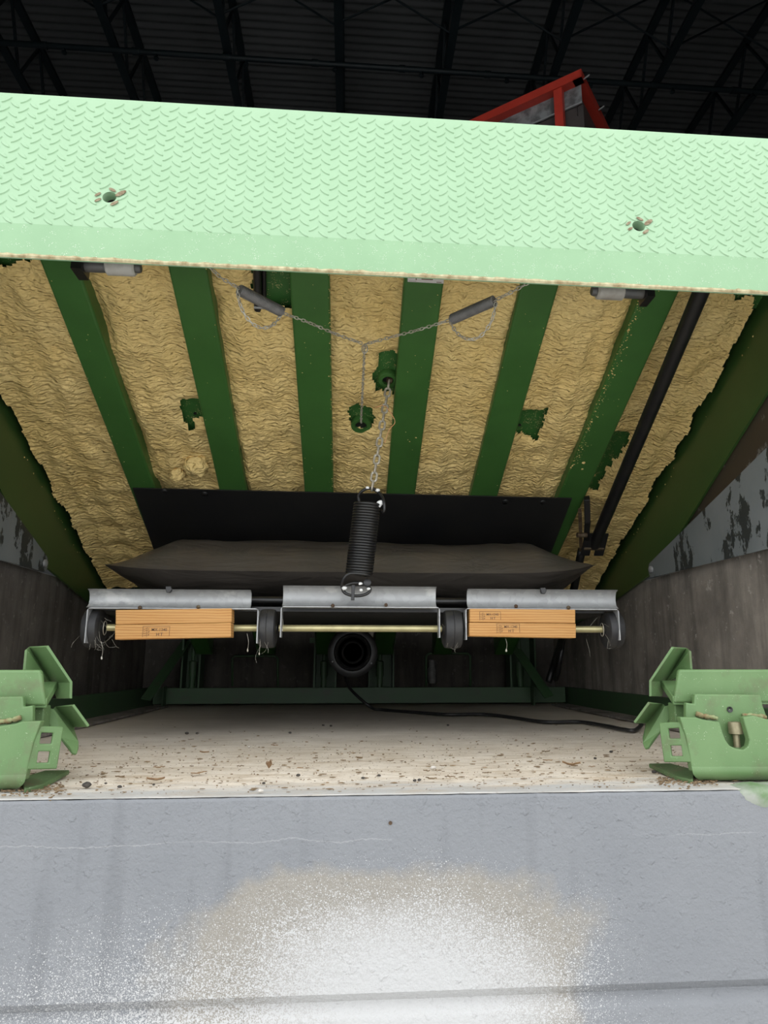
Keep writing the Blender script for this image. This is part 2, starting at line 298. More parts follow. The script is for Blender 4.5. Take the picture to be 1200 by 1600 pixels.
# ------------------------------------------------------------------ mesh collector
ORG = {}
class MB:
    def __init__(s): s.v = []; s.f = []
    def add(s, vs, fs):
        o = len(s.v); s.v += [Vector(p) for p in vs]; s.f += [tuple(i + o for i in f) for f in fs]; return s
    def box(s, lo, hi):
        x0, y0, z0 = lo; x1, y1, z1 = hi
        return s.add([(x0,y0,z0),(x1,y0,z0),(x1,y1,z0),(x0,y1,z0),(x0,y0,z1),(x1,y0,z1),(x1,y1,z1),(x0,y1,z1)],
                     [(0,3,2,1),(4,5,6,7),(0,1,5,4),(1,2,6,5),(2,3,7,6),(3,0,4,7)])
    def hexa(s, a):  # 8 corners, bottom loop then top loop
        return s.add(a, [(0,3,2,1),(4,5,6,7),(0,1,5,4),(1,2,6,5),(2,3,7,6),(3,0,4,7)])
    def prism(s, poly, d):  # polygon of 3D points extruded by the vector d
        n = len(poly); d = Vector(d)
        return s.add([Vector(p) for p in poly] + [Vector(p) + d for p in poly],
                     [tuple(range(n - 1, -1, -1)), tuple(range(n, 2 * n))] + [(i, (i + 1) % n, n + (i + 1) % n, n + i) for i in range(n)])
    def tube(s, pts, r, seg=10, closed=False, caps=True, rads=None):
        pts = [Vector(p) for p in pts]; n = len(pts); rings = []
        t0 = (pts[1] - pts[0]).normalized(); ref = Vector((0, 0, 1)) if abs(t0.z) < 0.9 else Vector((1, 0, 0))
        nrm = t0.cross(ref).normalized(); vs = []; fs = []
        for i in range(n):
            if closed: t = (pts[(i + 1) % n] - pts[i - 1]).normalized()
            else: t = (pts[min(i + 1, n - 1)] - pts[max(i - 1, 0)]).normalized()
            nrm = (nrm - nrm.dot(t) * t)
            if nrm.length < 1e-6: nrm = t.orthogonal()
            nrm.normalize(); bn = t.cross(nrm); rr = rads[i] if rads else r
            for k in range(seg):
                a = 2 * math.pi * k / seg; vs.append(pts[i] + (nrm * math.cos(a) + bn * math.sin(a)) * rr)
        for i in range(n if closed else n - 1):
            for k in range(seg):
                a = i * seg + k; b2 = i * seg + (k + 1) % seg; j = (i + 1) % n
                fs.append((a, b2, j * seg + (k + 1) % seg, j * seg + k))
        if caps and not closed:
            fs.append(tuple(range(seg - 1, -1, -1))); fs.append(tuple((n - 1) * seg + k for k in range(seg)))
        return s.add(vs, fs)
    def bar(s, a, b, wd, th, up=(0, 0, 1)):  # rectangular bar from a to b
        a, b = Vector(a), Vector(b); t = (b - a).normalized(); u = Vector(up); sd = t.cross(u)
        if sd.length < 1e-6: sd = t.orthogonal()
        sd.normalize(); u = sd.cross(t).normalized(); c = []
        for p in (a, b):
            c += [p - sd * wd / 2 - u * th / 2, p + sd * wd / 2 - u * th / 2, p + sd * wd / 2 + u * th / 2, p - sd * wd / 2 + u * th / 2]
        return s.add(c, [(0,1,2,3),(7,6,5,4),(0,4,5,1),(1,5,6,2),(2,6,7,3),(3,7,4,0)])
    def lathe(s, c, axis, prof, seg=28):  # prof: list of (distance along axis, radius)
        c, ax = Vector(c), Vector(axis).normalized(); u = ax.orthogonal().normalized(); v2 = ax.cross(u); vs = []; fs = []
        for h, r in prof:
            for k in range(seg):
                a = 2 * math.pi * k / seg; vs.append(c + ax * h + (u * math.cos(a) + v2 * math.sin(a)) * r)
        m = len(prof)
        for i in range(m - 1):
            for k in range(seg):
                fs.append((i * seg + k, i * seg + (k + 1) % seg, (i + 1) * seg + (k + 1) % seg, (i + 1) * seg + k))
        if prof[0][1] > 1e-5: fs.append(tuple(range(seg - 1, -1, -1)))
        if prof[-1][1] > 1e-5: fs.append(tuple((m - 1) * seg + k for k in range(seg)))
        return s.add(vs, fs)
    def blob(s, c, r, sub=1, sq=(1, 1, 1), jit=0.25, seed=0):
        bm = bmesh.new(); bmesh.ops.create_icosphere(bm, subdivisions=sub, radius=1.0); rnd = random.Random(seed)
        vs = []
        for q in bm.verts:
            k = 1 + rnd.uniform(-jit, jit); vs.append(Vector(c) + Vector((q.co.x * r * sq[0] * k, q.co.y * r * sq[1] * k, q.co.z * r * sq[2] * k)))
        fs = [tuple(q.index for q in f.verts) for f in bm.faces]; bm.free()
        return s.add(vs, fs)
    def build(s, name, m, parent=None, origin=None, smooth=False, bev=0.0, bseg=2, auto=None):
        me = bpy.data.meshes.new(name)
        if parent is not None: og = ORG[parent.name]
        else: og = Vector(origin) if origin is not None else Vector((0, 0, 0))
        me.from_pydata([p - og for p in s.v], [], s.f); me.validate(); me.update()
        bm = bmesh.new(); bm.from_mesh(me); bmesh.ops.recalc_face_normals(bm, faces=bm.faces); bm.to_mesh(me); bm.free()
        me.materials.append(m)
        o = bpy.data.objects.new(name, me); col.objects.link(o); ORG[o.name] = og
        if parent is not None: o.parent = parent
        else: o.location = og
        if bev:
            bv = o.modifiers.new('bevel', 'BEVEL'); bv.width = bev; bv.segments = bseg; bv.limit_method = 'ANGLE'; bv.angle_limit = math.radians(40)
        if smooth or bev or auto:
            for p in me.polygons: p.use_smooth = True
            if not smooth or auto:
                md = me.attributes.get('sharp_edge')
                lim = math.radians(auto or 35)
                bm = bmesh.new(); bm.from_mesh(me)
                for e in bm.edges:
                    if len(e.link_faces) == 2 and e.calc_face_angle(0) > lim: e.smooth = False
                bm.to_mesh(me); bm.free()
        return o
def tag(o, label=None, cat=None, group=None, kind=None):
    if label: o['label'] = label
    if cat: o['category'] = cat
    if group: o['group'] = group
    if kind: o['kind'] = kind
    return o
def thing(name, loc, label, cat, group=None):
    o = bpy.data.objects.new(name, None); col.objects.link(o); o.location = loc; o.empty_display_size = 0.05
    ORG[o.name] = Vector(loc); return tag(o, label, cat, group)
def struct(o): o['kind'] = 'structure'; return o
def inst(name, mesh, parent, mtx):
    o = bpy.data.objects.new(name, mesh); col.objects.link(o); o.parent = parent
    o.matrix_local = Matrix.Translation(-ORG[parent.name]) @ mtx; ORG[o.name] = ORG[parent.name]; return o
def lerp(a, b, t): return a + (b - a) * t
def smoothpath(pts, n=6):
    pts = [Vector(p) for p in pts]; out = []
    for i in range(len(pts) - 1):
        p0, p1, p2, p3 = pts[max(i - 1, 0)], pts[i], pts[i + 1], pts[min(i + 2, len(pts) - 1)]
        for k in range(n):
            t = k / n
            out.append(0.5 * ((2 * p1) + (-p0 + p2) * t + (2 * p0 - 5 * p1 + 4 * p2 - p3) * t * t + (-p0 + 3 * p1 - 3 * p2 + p3) * t ** 3))
    out.append(pts[-1]); return out
def resample(pts, step):
    out = [pts[0].copy()]; acc = 0
    for a, b in zip(pts[:-1], pts[1:]):
        L = (b - a).length; 
        if L < 1e-9: continue
        d = step - acc
        while d <= L:
            out.append(a + (b - a) * (d / L)); d += step
        acc = L - (d - step)
    return out
# ================================================================== THE SETTING
FY = 1.18                      # dock face
ZF = 0.50                      # warehouse floor
XL, XR, YB = -1.032, 1.0835, 3.74   # pit walls
# pit floor
mb = MB(); nx, ny = 150, 60
gy = [FY + (YB - FY) * (j / ny) ** 1.4 for j in range(ny + 1)]
vs = []; fs = []
for j in range(ny + 1):
    for i in range(nx + 1):
        x = XL + (XR - XL) * i / nx; y = gy[j]
        z = 0.0022 * noise.noise((x * 9, y * 9, 0)) - 0.0022
        if j == 0: z = -0.0036 + 0.0006 * noise.noise((x * 30, 0, 3)); y = FY + .0065
        vs.append((x, y, z))
for j in range(ny):
    for i in range(nx):
        a = j * (nx + 1) + i; fs.append((a, a + 1, a + nx + 2, a + nx + 1))
mb.add(vs, fs)
mb.box((XL, FY + .03, -.30), (XR, YB, -.0085))
struct(mb.build('floor', PITFLOOR, smooth=True, auto=40))
# dock face with a V groove, extruded along X
mb = MB(); vs = []; fs = []
prof = [(0.05, -0.0070), (0.0028, -0.0046), (0.0, -0.0085), (0.0, -0.10), (0.0, -0.281), (0.013, -0.296), (0.013, -0.298), (0.0015, -0.312), (0.0, -0.318), (0.0, -0.76)]
nx = 240
for i in range(nx + 1):
    x = lerp(XL, XR, i / nx)
    for k, (dy, z) in enumerate(prof):
        e = 0.0010 * noise.noise((x * 18, k * .2, 1)) + 0.0008 * noise.noise((x * 70, k, 5)) if k < 3 else 0.0006 * noise.noise((x * 20, z * 20, 1))
        vs.append((x, FY + dy + e, z + (0.6 * e if k < 3 else 0)))
n = len(prof)
for i in range(nx):
    for k in range(n - 1):
        fs.append((i * n + k, (i + 1) * n + k, (i + 1) * n + k + 1, i * n + k + 1))
mb.add(vs, fs)
wf = struct(mb.build('wall_dock_face', DOCKFACE, smooth=True, auto=30))
hp = at(610, 1286, FY - .0008); MB().lathe(hp, (0, -1, 0), [(0, .0030), (.0006, .0030), (.0006, .0018), (-.002, 0)], 12).build('tie_hole', RUSTY, wf)
# dock body beside the pit, pit walls
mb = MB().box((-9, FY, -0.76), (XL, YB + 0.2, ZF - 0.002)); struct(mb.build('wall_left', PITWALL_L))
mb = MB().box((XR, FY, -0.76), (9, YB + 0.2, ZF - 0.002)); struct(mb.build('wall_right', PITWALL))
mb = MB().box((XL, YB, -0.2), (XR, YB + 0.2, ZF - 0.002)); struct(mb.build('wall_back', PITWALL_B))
mb = MB().box((-9, FY + 0.02, ZF - 0.002), (XL, YB + 0.2, ZF)).box((XR, FY + 0.02, ZF - 0.002), (9, YB + 0.2, ZF)).box((-9, YB + 0.2, ZF - 0.25), (9, 16, ZF)).box((XL, YB, ZF - 0.002), (XR, YB + 0.2, ZF))
struct(mb.build('warehouse_floor', SLAB))
mb = MB().box((-14, -16, -0.90), (14, FY, -0.76)); struct(mb.build('ground_apron', APRON))
# building shell round the open dock door
DX0, DX1, DZ = -2.3, 2.4, 4.9
mb = MB().box((-9, FY + 0.05, ZF), (DX0, FY + 0.25, 9.0)).box((DX1, FY + 0.05, ZF), (9, FY + 0.25, 9.0)).box((DX0, FY + 0.05, DZ), (DX1, FY + 0.25, 9.0))
struct(mb.build('wall_building_front', INNER))
mb = MB().box((-9.2, FY + 0.05, ZF), (-9, 16, 9.0)); struct(mb.build('wall_warehouse_left', INNER))
mb = MB().box((9, FY + 0.05, ZF), (9.2, 16, 9.0)); struct(mb.build('wall_warehouse_right', INNER))
mb = MB().box((-9.2, 16, ZF - 0.25), (9.2, 16.2, 9.0)); struct(mb.build('wall_warehouse_back', INNER))
# corrugated roof sheet, ridges running across
ZT, ZBC = 8.5, 7.7
mb = MB(); vs = []; fs = []; step = 0.024; ny = int((16.2 - FY) / step)
for j in range(ny + 1):
    y = FY + j * step; z = ZT + 0.07 + 0.014 * math.sin(2 * math.pi * y / 0.12)
    vs += [(-9.2, y, z), (9.2, y, z)]
    if j: a = 2 * j; fs.append((a - 2, a - 1, a + 1, a))
mb.add(vs, fs); mb.box((-9.2, FY, ZT + 0.5), (9.2, 16.2, ZT + 0.55))
ceil = struct(mb.build('ceiling', ROOF, smooth=True, auto=60))
# bar joists running away from the door
JX = [-0.25 + 1.385 * k for k in range(-5, 6)]
def boxmesh(name, lo, hi, m):
    me = bpy.data.meshes.new(name); t = MB().box(lo, hi); me.from_pydata(t.v, [], t.f); me.materials.append(m); return me
top_me = boxmesh('top_chord', (-0.05, FY + .25, ZT), (0.05, 15.9, ZT + 0.055), TRUSS)
bot_me = boxmesh('bottom_chord', (-0.05, FY + .25, ZBC - 0.05), (0.05, 15.9, ZBC), TRUSS)
web_l = 0.92
for x in JX:
    j = MB().box((x - 0.05, FY + .25, ZT), (x + 0.05, 15.9, ZT + 0.055)).build('roof_joist', TRUSS, ceil)
    inst('bottom_chord', bot_me, j, Matrix.Translation((x, 0, 0)))
    if JX.index(x) == 0: 
        wm = {}
        for s in (0, 1):
            t = MB().bar((0, 0, ZBC - 0.02), (0, 0.42 if s else -0.42, ZT + 0.02), 0.03, 0.03, (1, 0, 0))
            me = bpy.data.meshes.new('web_bar'); me.from_pydata(t.v, [], t.f); me.materials.append(TRUSS); wm[s] = me
    for k in range(8):
        y = 5.6 + 0.84 * k
        inst('web_bar', wm[0], j, Matrix.Translation((x, y, 0))); inst('web_bar', wm[1], j, Matrix.Translation((x, y, 0)))
for a, b in zip(JX[:-1], JX[1:]):
    for y in (7.0, 10.4):
        p = MB().tube([(a + .04, y, ZBC - .02), (b - .04, y + .02, ZT + .02)], 0.013, 6).build('cross_brace', TRUSS, ceil)
        p = MB().tube([(a + .04, y + .04, ZT + .02), (b - .04, y + .06, ZBC - .02)], 0.013, 6).build('cross_brace', TRUSS, ceil)
# sprinkler pipe under the joists
t = thing('sprinkler_pipe', (0, 7.55, 7.58), 'long dark sprinkler pipe hung crosswise under the roof joists', 'pipe')
MB().tube([(-8.9, 7.55, 7.6), (8.9, 7.55, 7.6)], 0.035, 10).build('pipe', TRUSS, t, smooth=True, auto=50)
for k in range(-5, 6):
    x = 0.55 + 1.1 * k
    MB().lathe((x, 7.55, 7.6), (1, 0, 0), [(-0.04, 0.045), (0.04, 0.045)], 10).build('coupling', TRUSS, t, smooth=True, auto=50)
    MB().lathe((x + 0.25, 7.55, 7.58), (0, 0, -1), [(0, 0.016), (0.05, 0.016), (0.055, 0.03), (0.075, 0.03), (0.08, 0.01)], 8).build('sprinkler_head', TRUSS, t)

# ------------------------------------------------------------------ red framed machine standing in the warehouse
cdir = ray(908, 107); RYc = 4.6
C0 = CAM + cdir * (RYc / cdir.y)
dl = ray(-1095, 1037); dl.z = 0; dl.normalize()
dr = ray(1352, 1037); dr.z = 0; dr.normalize()
t = thing('red_framed_hopper', (C0.x, C0.y, ZF), 'red steel frame with smudged grey sheet panels rising behind the tread plate', 'machine')
W1, W2, bs = 2.1, 1.35, 0.075
cs = [C0, C0 + dl * W1, C0 + dl * W1 + dr * W2, C0 + dr * W2]
def angle_beam(a, b, inward, nm):
    m2 = MB(); up = Vector((0, 0, 1)); inward = Vector(inward)
    m2.prism([a, a - up * bs, a - up * bs + inward * bs, a - up * (bs - .009) + inward * bs, a - up * (bs - .009) + inward * .009, a + inward * .009], b - a)
    return m2.build(nm, RED, t)
angle_beam(cs[0], cs[1], dr, 'top_beam'); angle_beam(cs[0] + dl * 0.001, cs[3], dl, 'top_beam')
angle_beam(cs[3], cs[2], -dl, 'top_beam'); angle_beam(cs[1], cs[2], -dr, 'top_beam')
for q, e in ((C0 + dl * 0.17 + dr * .012, 0), (cs[1] - dl * 0.2 + dr * .012, 0), (cs[2] - dl * .2 - dr * .08, 0), (cs[3] + dl * 0.17 - dr * .08, 0)):
    MB().prism([Vector((q.x, q.y, ZF)), Vector((q.x, q.y, ZF)) + dl * .07, Vector((q.x, q.y, ZF)) + dl * .07 + dr * .05, Vector((q.x, q.y, ZF)) + dr * .05], (0, 0, q.z - .03 - ZF)).build('post', RED, t)
zp = C0.z - bs - 0.005
def panel(a, b, z0, z1, m2, nm, inw):
    MB().prism([Vector((a.x, a.y, z0)), Vector((b.x, b.y, z0)), Vector((b.x, b.y, z1)), Vector((a.x, a.y, z1))], inw * 0.004).build(nm, m2, t)
o1 = dr * 0.075
panel(C0 + o1 + dl * .03, cs[1] + o1 - dl * .03, zp - .16, zp + .05, GREYSHEET, 'sheet_panel', dr)
MB().bar(Vector((0, 0, zp - .16)) + Vector(((C0 + o1).x, (C0 + o1).y, 0)) + dl * .03, Vector((0, 0, zp - .16)) + Vector(((cs[1] + o1).x, (cs[1] + o1).y, 0)), 0.012, 0.012).build('edge_trim', GALV, t)
panel(C0 + o1 * 1.3 + dl * .03, cs[1] + o1 * 1.3 - dl * .03, 1.6, zp - .16, BROWN, 'lower_panel', dr)
o2 = dl * 0.075
panel(C0 + o2 + dr * .08, cs[3] + o2 - dr * .03, zp - .25, zp + .05, BROWN, 'end_panel', dl)
panel(cs[3] - o1 + dl * .03, cs[2] - o1 - dl * .03, 1.6, zp, BROWN, 'back_panel', -dr)
for k in range(2):
    MB().bar(C0 + dr * (.05 + .38 * k) + Vector((0, 0, -.05 - .012)), C0 + dr * (.05 + .38 * k) - dl * 0.05 + Vector((0, 0, -.045)), 0.008, 0.008).build('bolt', GALV, t)
# ================================================================== DOCK LEVELER
S = -0.4437
def zr(y): return 0.77 + S * (y - 2.33)          # underside of the ribs
def zd(y): return 1.345 + (0.47 - 1.345) / (3.62 - 1.31) * (y - 1.31)   # deck plate
RP0, RN = Vector((0, 2.33, 0.77)), Vector((0, -S, 1)).normalized()
def onrib(px, py, off=0.0): return atP(px, py, RP0 - RN * off, RN)      # off: metres in front of the rib faces
lev = thing('dock_leveler', (0.03, 3.62, 0.02), 'raised green dock leveler with tread plate lip, ribs and spray foam underneath', 'dock leveler')
XSL, XSR = -1.01, 1.065
mb = MB().hexa([(XSL, 1.31, zd(1.31) - .008), (XSR, 1.31, zd(1.31) - .008), (XSR, 3.62, zd(3.62) - .008), (XSL, 3.62, zd(3.62) - .008),
                (XSL, 1.31, zd(1.31)), (XSR, 1.31, zd(1.31)), (XSR, 3.62, zd(3.62)), (XSL, 3.62, zd(3.62))])
mb.build('deck_plate', GREEN, lev)
mb = MB().box((XSL, 1.335, 1.20), (XSR, 1.345, zd(1.345) - .008)); mb.build('header_plate', GREEN, lev)
mb = MB().tube([(XSL, 3.62, .455), (XSR, 3.62, .455)], 0.018, 10); mb.build('rear_hinge_pin', BLACKM, lev, smooth=True, auto=50)
RIBS = [(-.735, -.652), (-.443, -.352), (-.159, -.062), (.119, .217), (.409, .504), (.718, .813)]
for a, b in RIBS:
    y0, y1 = 1.35, 3.52
    mb = MB().hexa([(a, y0, zr(y0)), (b, y0, zr(y0)), (b, y1, zr(y1)), (a, y1, zr(y1)), (a, y0, zd(y0) - .008), (b, y0, zd(y0) - .008), (b, y1, zd(y1) - .008), (a, y1, zd(y1) - .008)])
    mb.build('deck_rib', GREEN, lev, bev=0.006, bseg=3)
# side skirts
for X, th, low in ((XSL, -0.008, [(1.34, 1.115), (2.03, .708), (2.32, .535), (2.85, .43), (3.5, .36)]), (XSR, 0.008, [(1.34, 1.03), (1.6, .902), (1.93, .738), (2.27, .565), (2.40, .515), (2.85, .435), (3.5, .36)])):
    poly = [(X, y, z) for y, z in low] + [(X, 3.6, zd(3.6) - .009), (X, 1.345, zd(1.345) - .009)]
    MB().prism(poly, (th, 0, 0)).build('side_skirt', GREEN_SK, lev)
# toe guards hung outside the skirts
for sgn, X, lo in ((1, 1.0755, 0), (-1, -1.0205, 0)):
    MB().prism([(X, 1.28, .60), (X, 2.45, .51), (X, 2.45, .66), (X, 1.36, 1.14)], (0.006 * sgn, 0, 0)).build('upper_toe_guard', TOE2, lev)
for sgn, X in ((1, 1.056), (-1, -1.004)):
    pv = (2.375, .522)
    if sgn > 0: top0, bot = (1.26, .835), (1.26, .478)
    else: top0, bot = (1.26, .97), (1.26, .478)
    arc = [(pv[0] + .028 * math.cos(a), pv[1] + .028 * math.sin(a)) for a in [math.radians(d) for d in range(-80, 61, 20)]]
    poly = [(X, *bot)] + [(X, *q) for q in arc] + [(X, *top0)]
    g = MB().prism(poly, (-0.005 * sgn, 0, 0)).build('toe_guard', TOE, lev)
    MB().lathe((X - 0.005 * sgn, 2.375, .522), (-sgn, 0, 0), [(0, .012), (.006, .012), (.009, .007)], 12).build('pivot_bolt', GALV, g, smooth=True, auto=40)

# spray foam between the ribs
PATCH = [  # (pixel polygon, depth of the plate behind the foam)
    [(281, 636), (318, 637), (318, 664), (300, 668), (297, 677), (284, 660)],
    [(597, 566), (618, 564), (619, 628), (603, 622), (590, 618), (582, 598), (592, 585)],
    [(546, 655), (556, 645), (566, 649), (578, 650), (584, 664), (577, 678), (557, 678), (547, 666)],
    [(806, 646), (822, 652), (842, 652), (858, 648), (846, 676), (840, 697), (826, 690), (805, 684)],
    [(958, 688), (986, 690), (975, 720), (950, 745), (935, 775), (925, 772), (936, 740), (948, 715)],
    [(388, 400), (470, 400), (460, 470), (452, 490), (420, 486), (398, 488), (392, 450)],
    [(1146, 440), (1200, 440), (1200, 468), (1165, 476), (1146, 465)],
    [(0, 400), (60, 398), (60, 414), (48, 411), (30, 420), (14, 418), (0, 425)],
]
PW = [[(onrib(*p).x, onrib(*p).y) for p in poly] for poly in PATCH]
def sdpoly(x, y, poly):
    inside = False; d = 9; n = len(poly)
    for i in range(n):
        x0, y0 = poly[i]; x1, y1 = poly[(i + 1) % n]
        if (y0 > y) != (y1 > y) and x < (x1 - x0) * (y - y0) / (y1 - y0) + x0: inside = not inside
        ex, ey = x1 - x0, y1 - y0; t = max(0, min(1, ((x - x0) * ex + (y - y0) * ey) / (ex * ex + ey * ey)))
        d = min(d, math.hypot(x - x0 - t * ex, y - y0 - t * ey))
    return -d if inside else d
gaps = [(XSL, RIBS[0][0])] + [(RIBS[i][1], RIBS[i + 1][0]) for i in range(5)] + [(RIBS[5][1], XSR)]
lab = ['leftmost', None, None, None, None, None, 'rightmost']
for gi, (a, b) in enumerate(gaps):
    y0, y1 = 1.36, 2.98; dx = 0.0050; nx = int((b - a) / dx); ny = int((y1 - y0) / 0.0048)
    vs = []; keep = []; fs = []; sd = gi * 17.3
    for j in range(ny + 1):
        y = lerp(y0, y1, j / ny)
        for i in range(nx + 1):
            u = i / nx; x = lerp(a, b, u)
            e = min(x - a, b - x)
            rec = 0.020 + 0.014 * noise.noise((x * 6, y * 4, sd)) + 0.010 * noise.noise((x * 18, y * 18, sd))
            # rolled ribbons of foam laid lengthwise, scalloped across
            ph = (u * 3.0 + 0.35 * noise.noise((x * 3, y * 2.5, sd + 5)))
            rec += 0.007 * abs(math.sin(math.pi * ph))
            sc = y / 0.021 + 1.4 * noise.noise((x * 13, y * 13, sd + 2)) - 1.3 * math.sin(math.pi * ph) ** 2
            rec += 0.0012 * math.sin(2 * math.pi * sc) + 0.0020 * noise.noise((x * 60, y * 60, sd)) + 0.0012 * noise.noise((x * 110, y * 130, sd))
            # edges: flush against one rib, a shaded valley along others
            if gi in (1,): rec += 0.035 * math.exp(-((x - a) / 0.018) ** 2) * (0.7 + 0.6 * noise.noise((y * 7, 3, sd)))
            if gi in (5,): rec += 0.018 * math.exp(-((b - x) / 0.02) ** 2) * (0.6 + 1.0 * noise.noise((y * 6, 3, sd)))
            if gi in (2, 3): rec += 0.010 * math.exp(-((x - a) / 0.012) ** 2)
            if gi == 0: rec -= 0.012 * math.exp(-((x - a) / 0.05) ** 2)
            if gi == 6: rec -= 0.012 * math.exp(-((b - x) / 0.05) ** 2)
            rec = max(rec, 0.004) if gi not in (0, 6) else rec
            d = 9
            for pw in PW: d = min(d, sdpoly(x, y, pw))
            rag = 0.010 * noise.noise((x * 45, y * 45, 9)) + 0.006 * noise.noise((x * 110, y * 110, 4))
            if d < 0.02: rec += 0.012 * max(0, 1 - d / 0.02)
            # the strips outside the outer ribs thin out toward the skirt with a ragged rim
            if gi == 0 and x - a < 0.006 + 0.016 * (0.5 + noise.noise((y * 9, 1, 1))): d = min(d, -1)
            if gi == 6:
                lim = 0.008 + 0.016 * (0.5 + noise.noise((y * 9, 4, 1)))
                if y < 1.62: lim += (1.62 - y) * 0.35
                if b - x < lim: d = min(d, -1)
            p = Vector((x, y, zr(y))) + RN * rec
            vs.append(p); keep.append(d + rag > 0)
    for j in range(ny):
        for i in range(nx):
            q = (j * (nx + 1) + i, j * (nx + 1) + i + 1, (j + 1) * (nx + 1) + i + 1, (j + 1) * (nx + 1) + i)
            if all(keep[k] for k in q): fs.append(q)
    fo = MB().add(vs, fs).build('foam_strip', FOAM, lev, smooth=True)
    if gi in (0, 6): fo['label'] = lab[gi] + ' strip of yellow spray foam beside the side skirt'
# green plates showing where the foam is missing
for k, pw in enumerate(PW):
    cx = sum(p[0] for p in pw) / len(pw); cy = sum(p[1] for p in pw) / len(pw)
    g = min(gaps, key=lambda g: abs((g[0] + g[1]) / 2 - cx))
    x0 = max(min(p[0] for p in pw) - .03, g[0]); x1 = min(max(p[0] for p in pw) + .03, g[1])
    yy0 = max(min(p[1] for p in pw) - .04, 1.36); yy1 = max(p[1] for p in pw) + .04
    dp = 0.045 if k != 5 else 0.06
    c = [Vector((x0, yy0, zr(yy0))), Vector((x1, yy0, zr(yy0))), Vector((x1, yy1, zr(yy1))), Vector((x0, yy1, zr(yy1)))]
    MB().prism([q + RN * dp for q in c], RN * 0.006).build('gusset_plate', GREEN_SP, lev)
# stray foam crumbs and flecks stuck to the ribs
mb = MB(); rnd = random.Random(3)
def fleck(x, y, r, off=0.0): mb.blob(Vector((x, y, zr(y))) - RN * (off), r, 1, (1, 1, .6), 0.3, rnd.random())
for k in range(300):
    y = rnd.uniform(1.45, 2.2); dxx = abs(rnd.gauss(0, .011)); fleck(RIBS[5][0] + dxx, y, rnd.choice((.0007, .0009, .0012, .0022)))
for k in range(60):
    y = rnd.uniform(1.5, 2.4); fleck(RIBS[2][1] - abs(rnd.gauss(0, .003)), y, rnd.uniform(.0008, .002))
for k in range(90):
    i = rnd.randrange(6); fleck(rnd.uniform(*RIBS[i]), rnd.uniform(1.45, 2.3), rnd.uniform(.0008, .0017))
for px, py, r in ((912, 723, .006), (910, 733, .005), (665, 672, .004), (640, 690, .003), (650, 684, .003), (455, 492, .003), (180, 480, .002)):
    p = onrib(px, py); fleck(p.x, p.y, r)
mb.build('foam_flecks', FOAM, lev)['kind'] = 'stuff'
mb = MB()
for k in range(16):
    y = rnd.uniform(1.6, 2.7); mb.blob((XSR - .001, y, zr(y) - rnd.uniform(.0, .02)), rnd.uniform(.0012, .003), 1, (.5, 1, 1), .3, k)
    mb.blob((XSL + .001, y, zr(y) - rnd.uniform(.0, .02)), rnd.uniform(.0012, .003), 1, (.5, 1, 1), .3, k)
mb.build('skirt_foam_flecks', FOAM, lev)['kind'] = 'stuff'
# lumps of foam
for px, py, r in ((276, 741, .024), (307, 728, .036)):
    p = onrib(px, py, -.016); bm = bmesh.new(); bmesh.ops.create_icosphere(bm, subdivisions=4, radius=1.0)
    vs = [p + Vector(q.co) * r * (1 + .35 * noise.noise(q.co * 1.3 + Vector((px, 0, 0))) + .12 * noise.noise(q.co * 4)) for q in bm.verts]; fs = [tuple(q.index for q in f.verts) for f in bm.faces]; bm.free()
    MB().add(vs, fs).build('foam_lump', FOAM, lev, smooth=True)
# holes with pulley bosses
p = onrib(564, 664, -.030)
MB().lathe(p, -RN, [(-.02, .012), (-.02, .030), (.0, .032), (.006, .030), (.006, .019), (-.015, .018)], 28).build('chain_bushing', GREEN, lev, smooth=True, auto=40)
MB().lathe(p, -RN, [(-.010, .0178), (-.004, .0178)], 20).build('bushing_dark_disc', BLACKM, lev)  # black disc added to stand for the dark inside the bushing
p2 = onrib(606, 592, -.034)
MB().lathe(p2, -RN, [(-.006, .0148), (-.001, .0148)], 20).build('anchor_dark_disc', BLACKM, lev)  # black disc added to stand for the dark inside the anchor
MB().lathe(p2, -RN, [(-.01, .03), (.002, .03), (.008, .026), (.008, .016), (-.01, .015)], 28).build('chain_anchor', GREEN, lev, smooth=True, auto=40)
for px, py in ((305, 646), (812, 664)):
    q = onrib(px, py, -.044); MB().lathe(q, -RN, [(-.003, .005), (.002, .005), (.002, .0)], 12).build('drain_hole_plug', BLACKM, lev)
# black rods behind the lost foam next to the third rib
a, b = onrib(401, 395, -.03), onrib(403, 484, -.03); MB().tube([a, b], .010, 10).build('release_rod', BLACKM, lev, smooth=True, auto=50)
a, b = onrib(412, 395, -.045), onrib(413, 480, -.045); MB().tube([a, b], .006, 8).build('release_rod', BLACKM, lev, smooth=True, auto=50)
a, b = onrib(397, 480, -.022), onrib(418, 481, -.022); MB().tube([a, b], .004, 8).build('rod_clip', GALV, lev, smooth=True, auto=50)
# rating label on the fourth rib
q = [onrib(*p, .0012) for p in ((637, 428), (694, 430), (693, 443), (637, 440))]
lb = MB().prism(q, -RN * .0006).build('rating_label', WHITEL, lev)
def strip(u0, v0, u1, v1, nm='print_line'):
    f = lambda u, v: lerp(lerp(q[0], q[1], u), lerp(q[3], q[2], u), v) - RN * .0008
    MB().prism([f(u0, v0), f(u1, v0), f(u1, v1), f(u0, v1)], -RN * .0002).build(nm, INK, lb)
strip(.06, .35, .18, .5); strip(.22, .15, .25, .7); strip(.35, .32, .68, .45); strip(.38, .5, .7, .62); strip(.8, .82, .94, .9)
strip(.03, .1, .24, .13); strip(.03, .85, .24, .88)
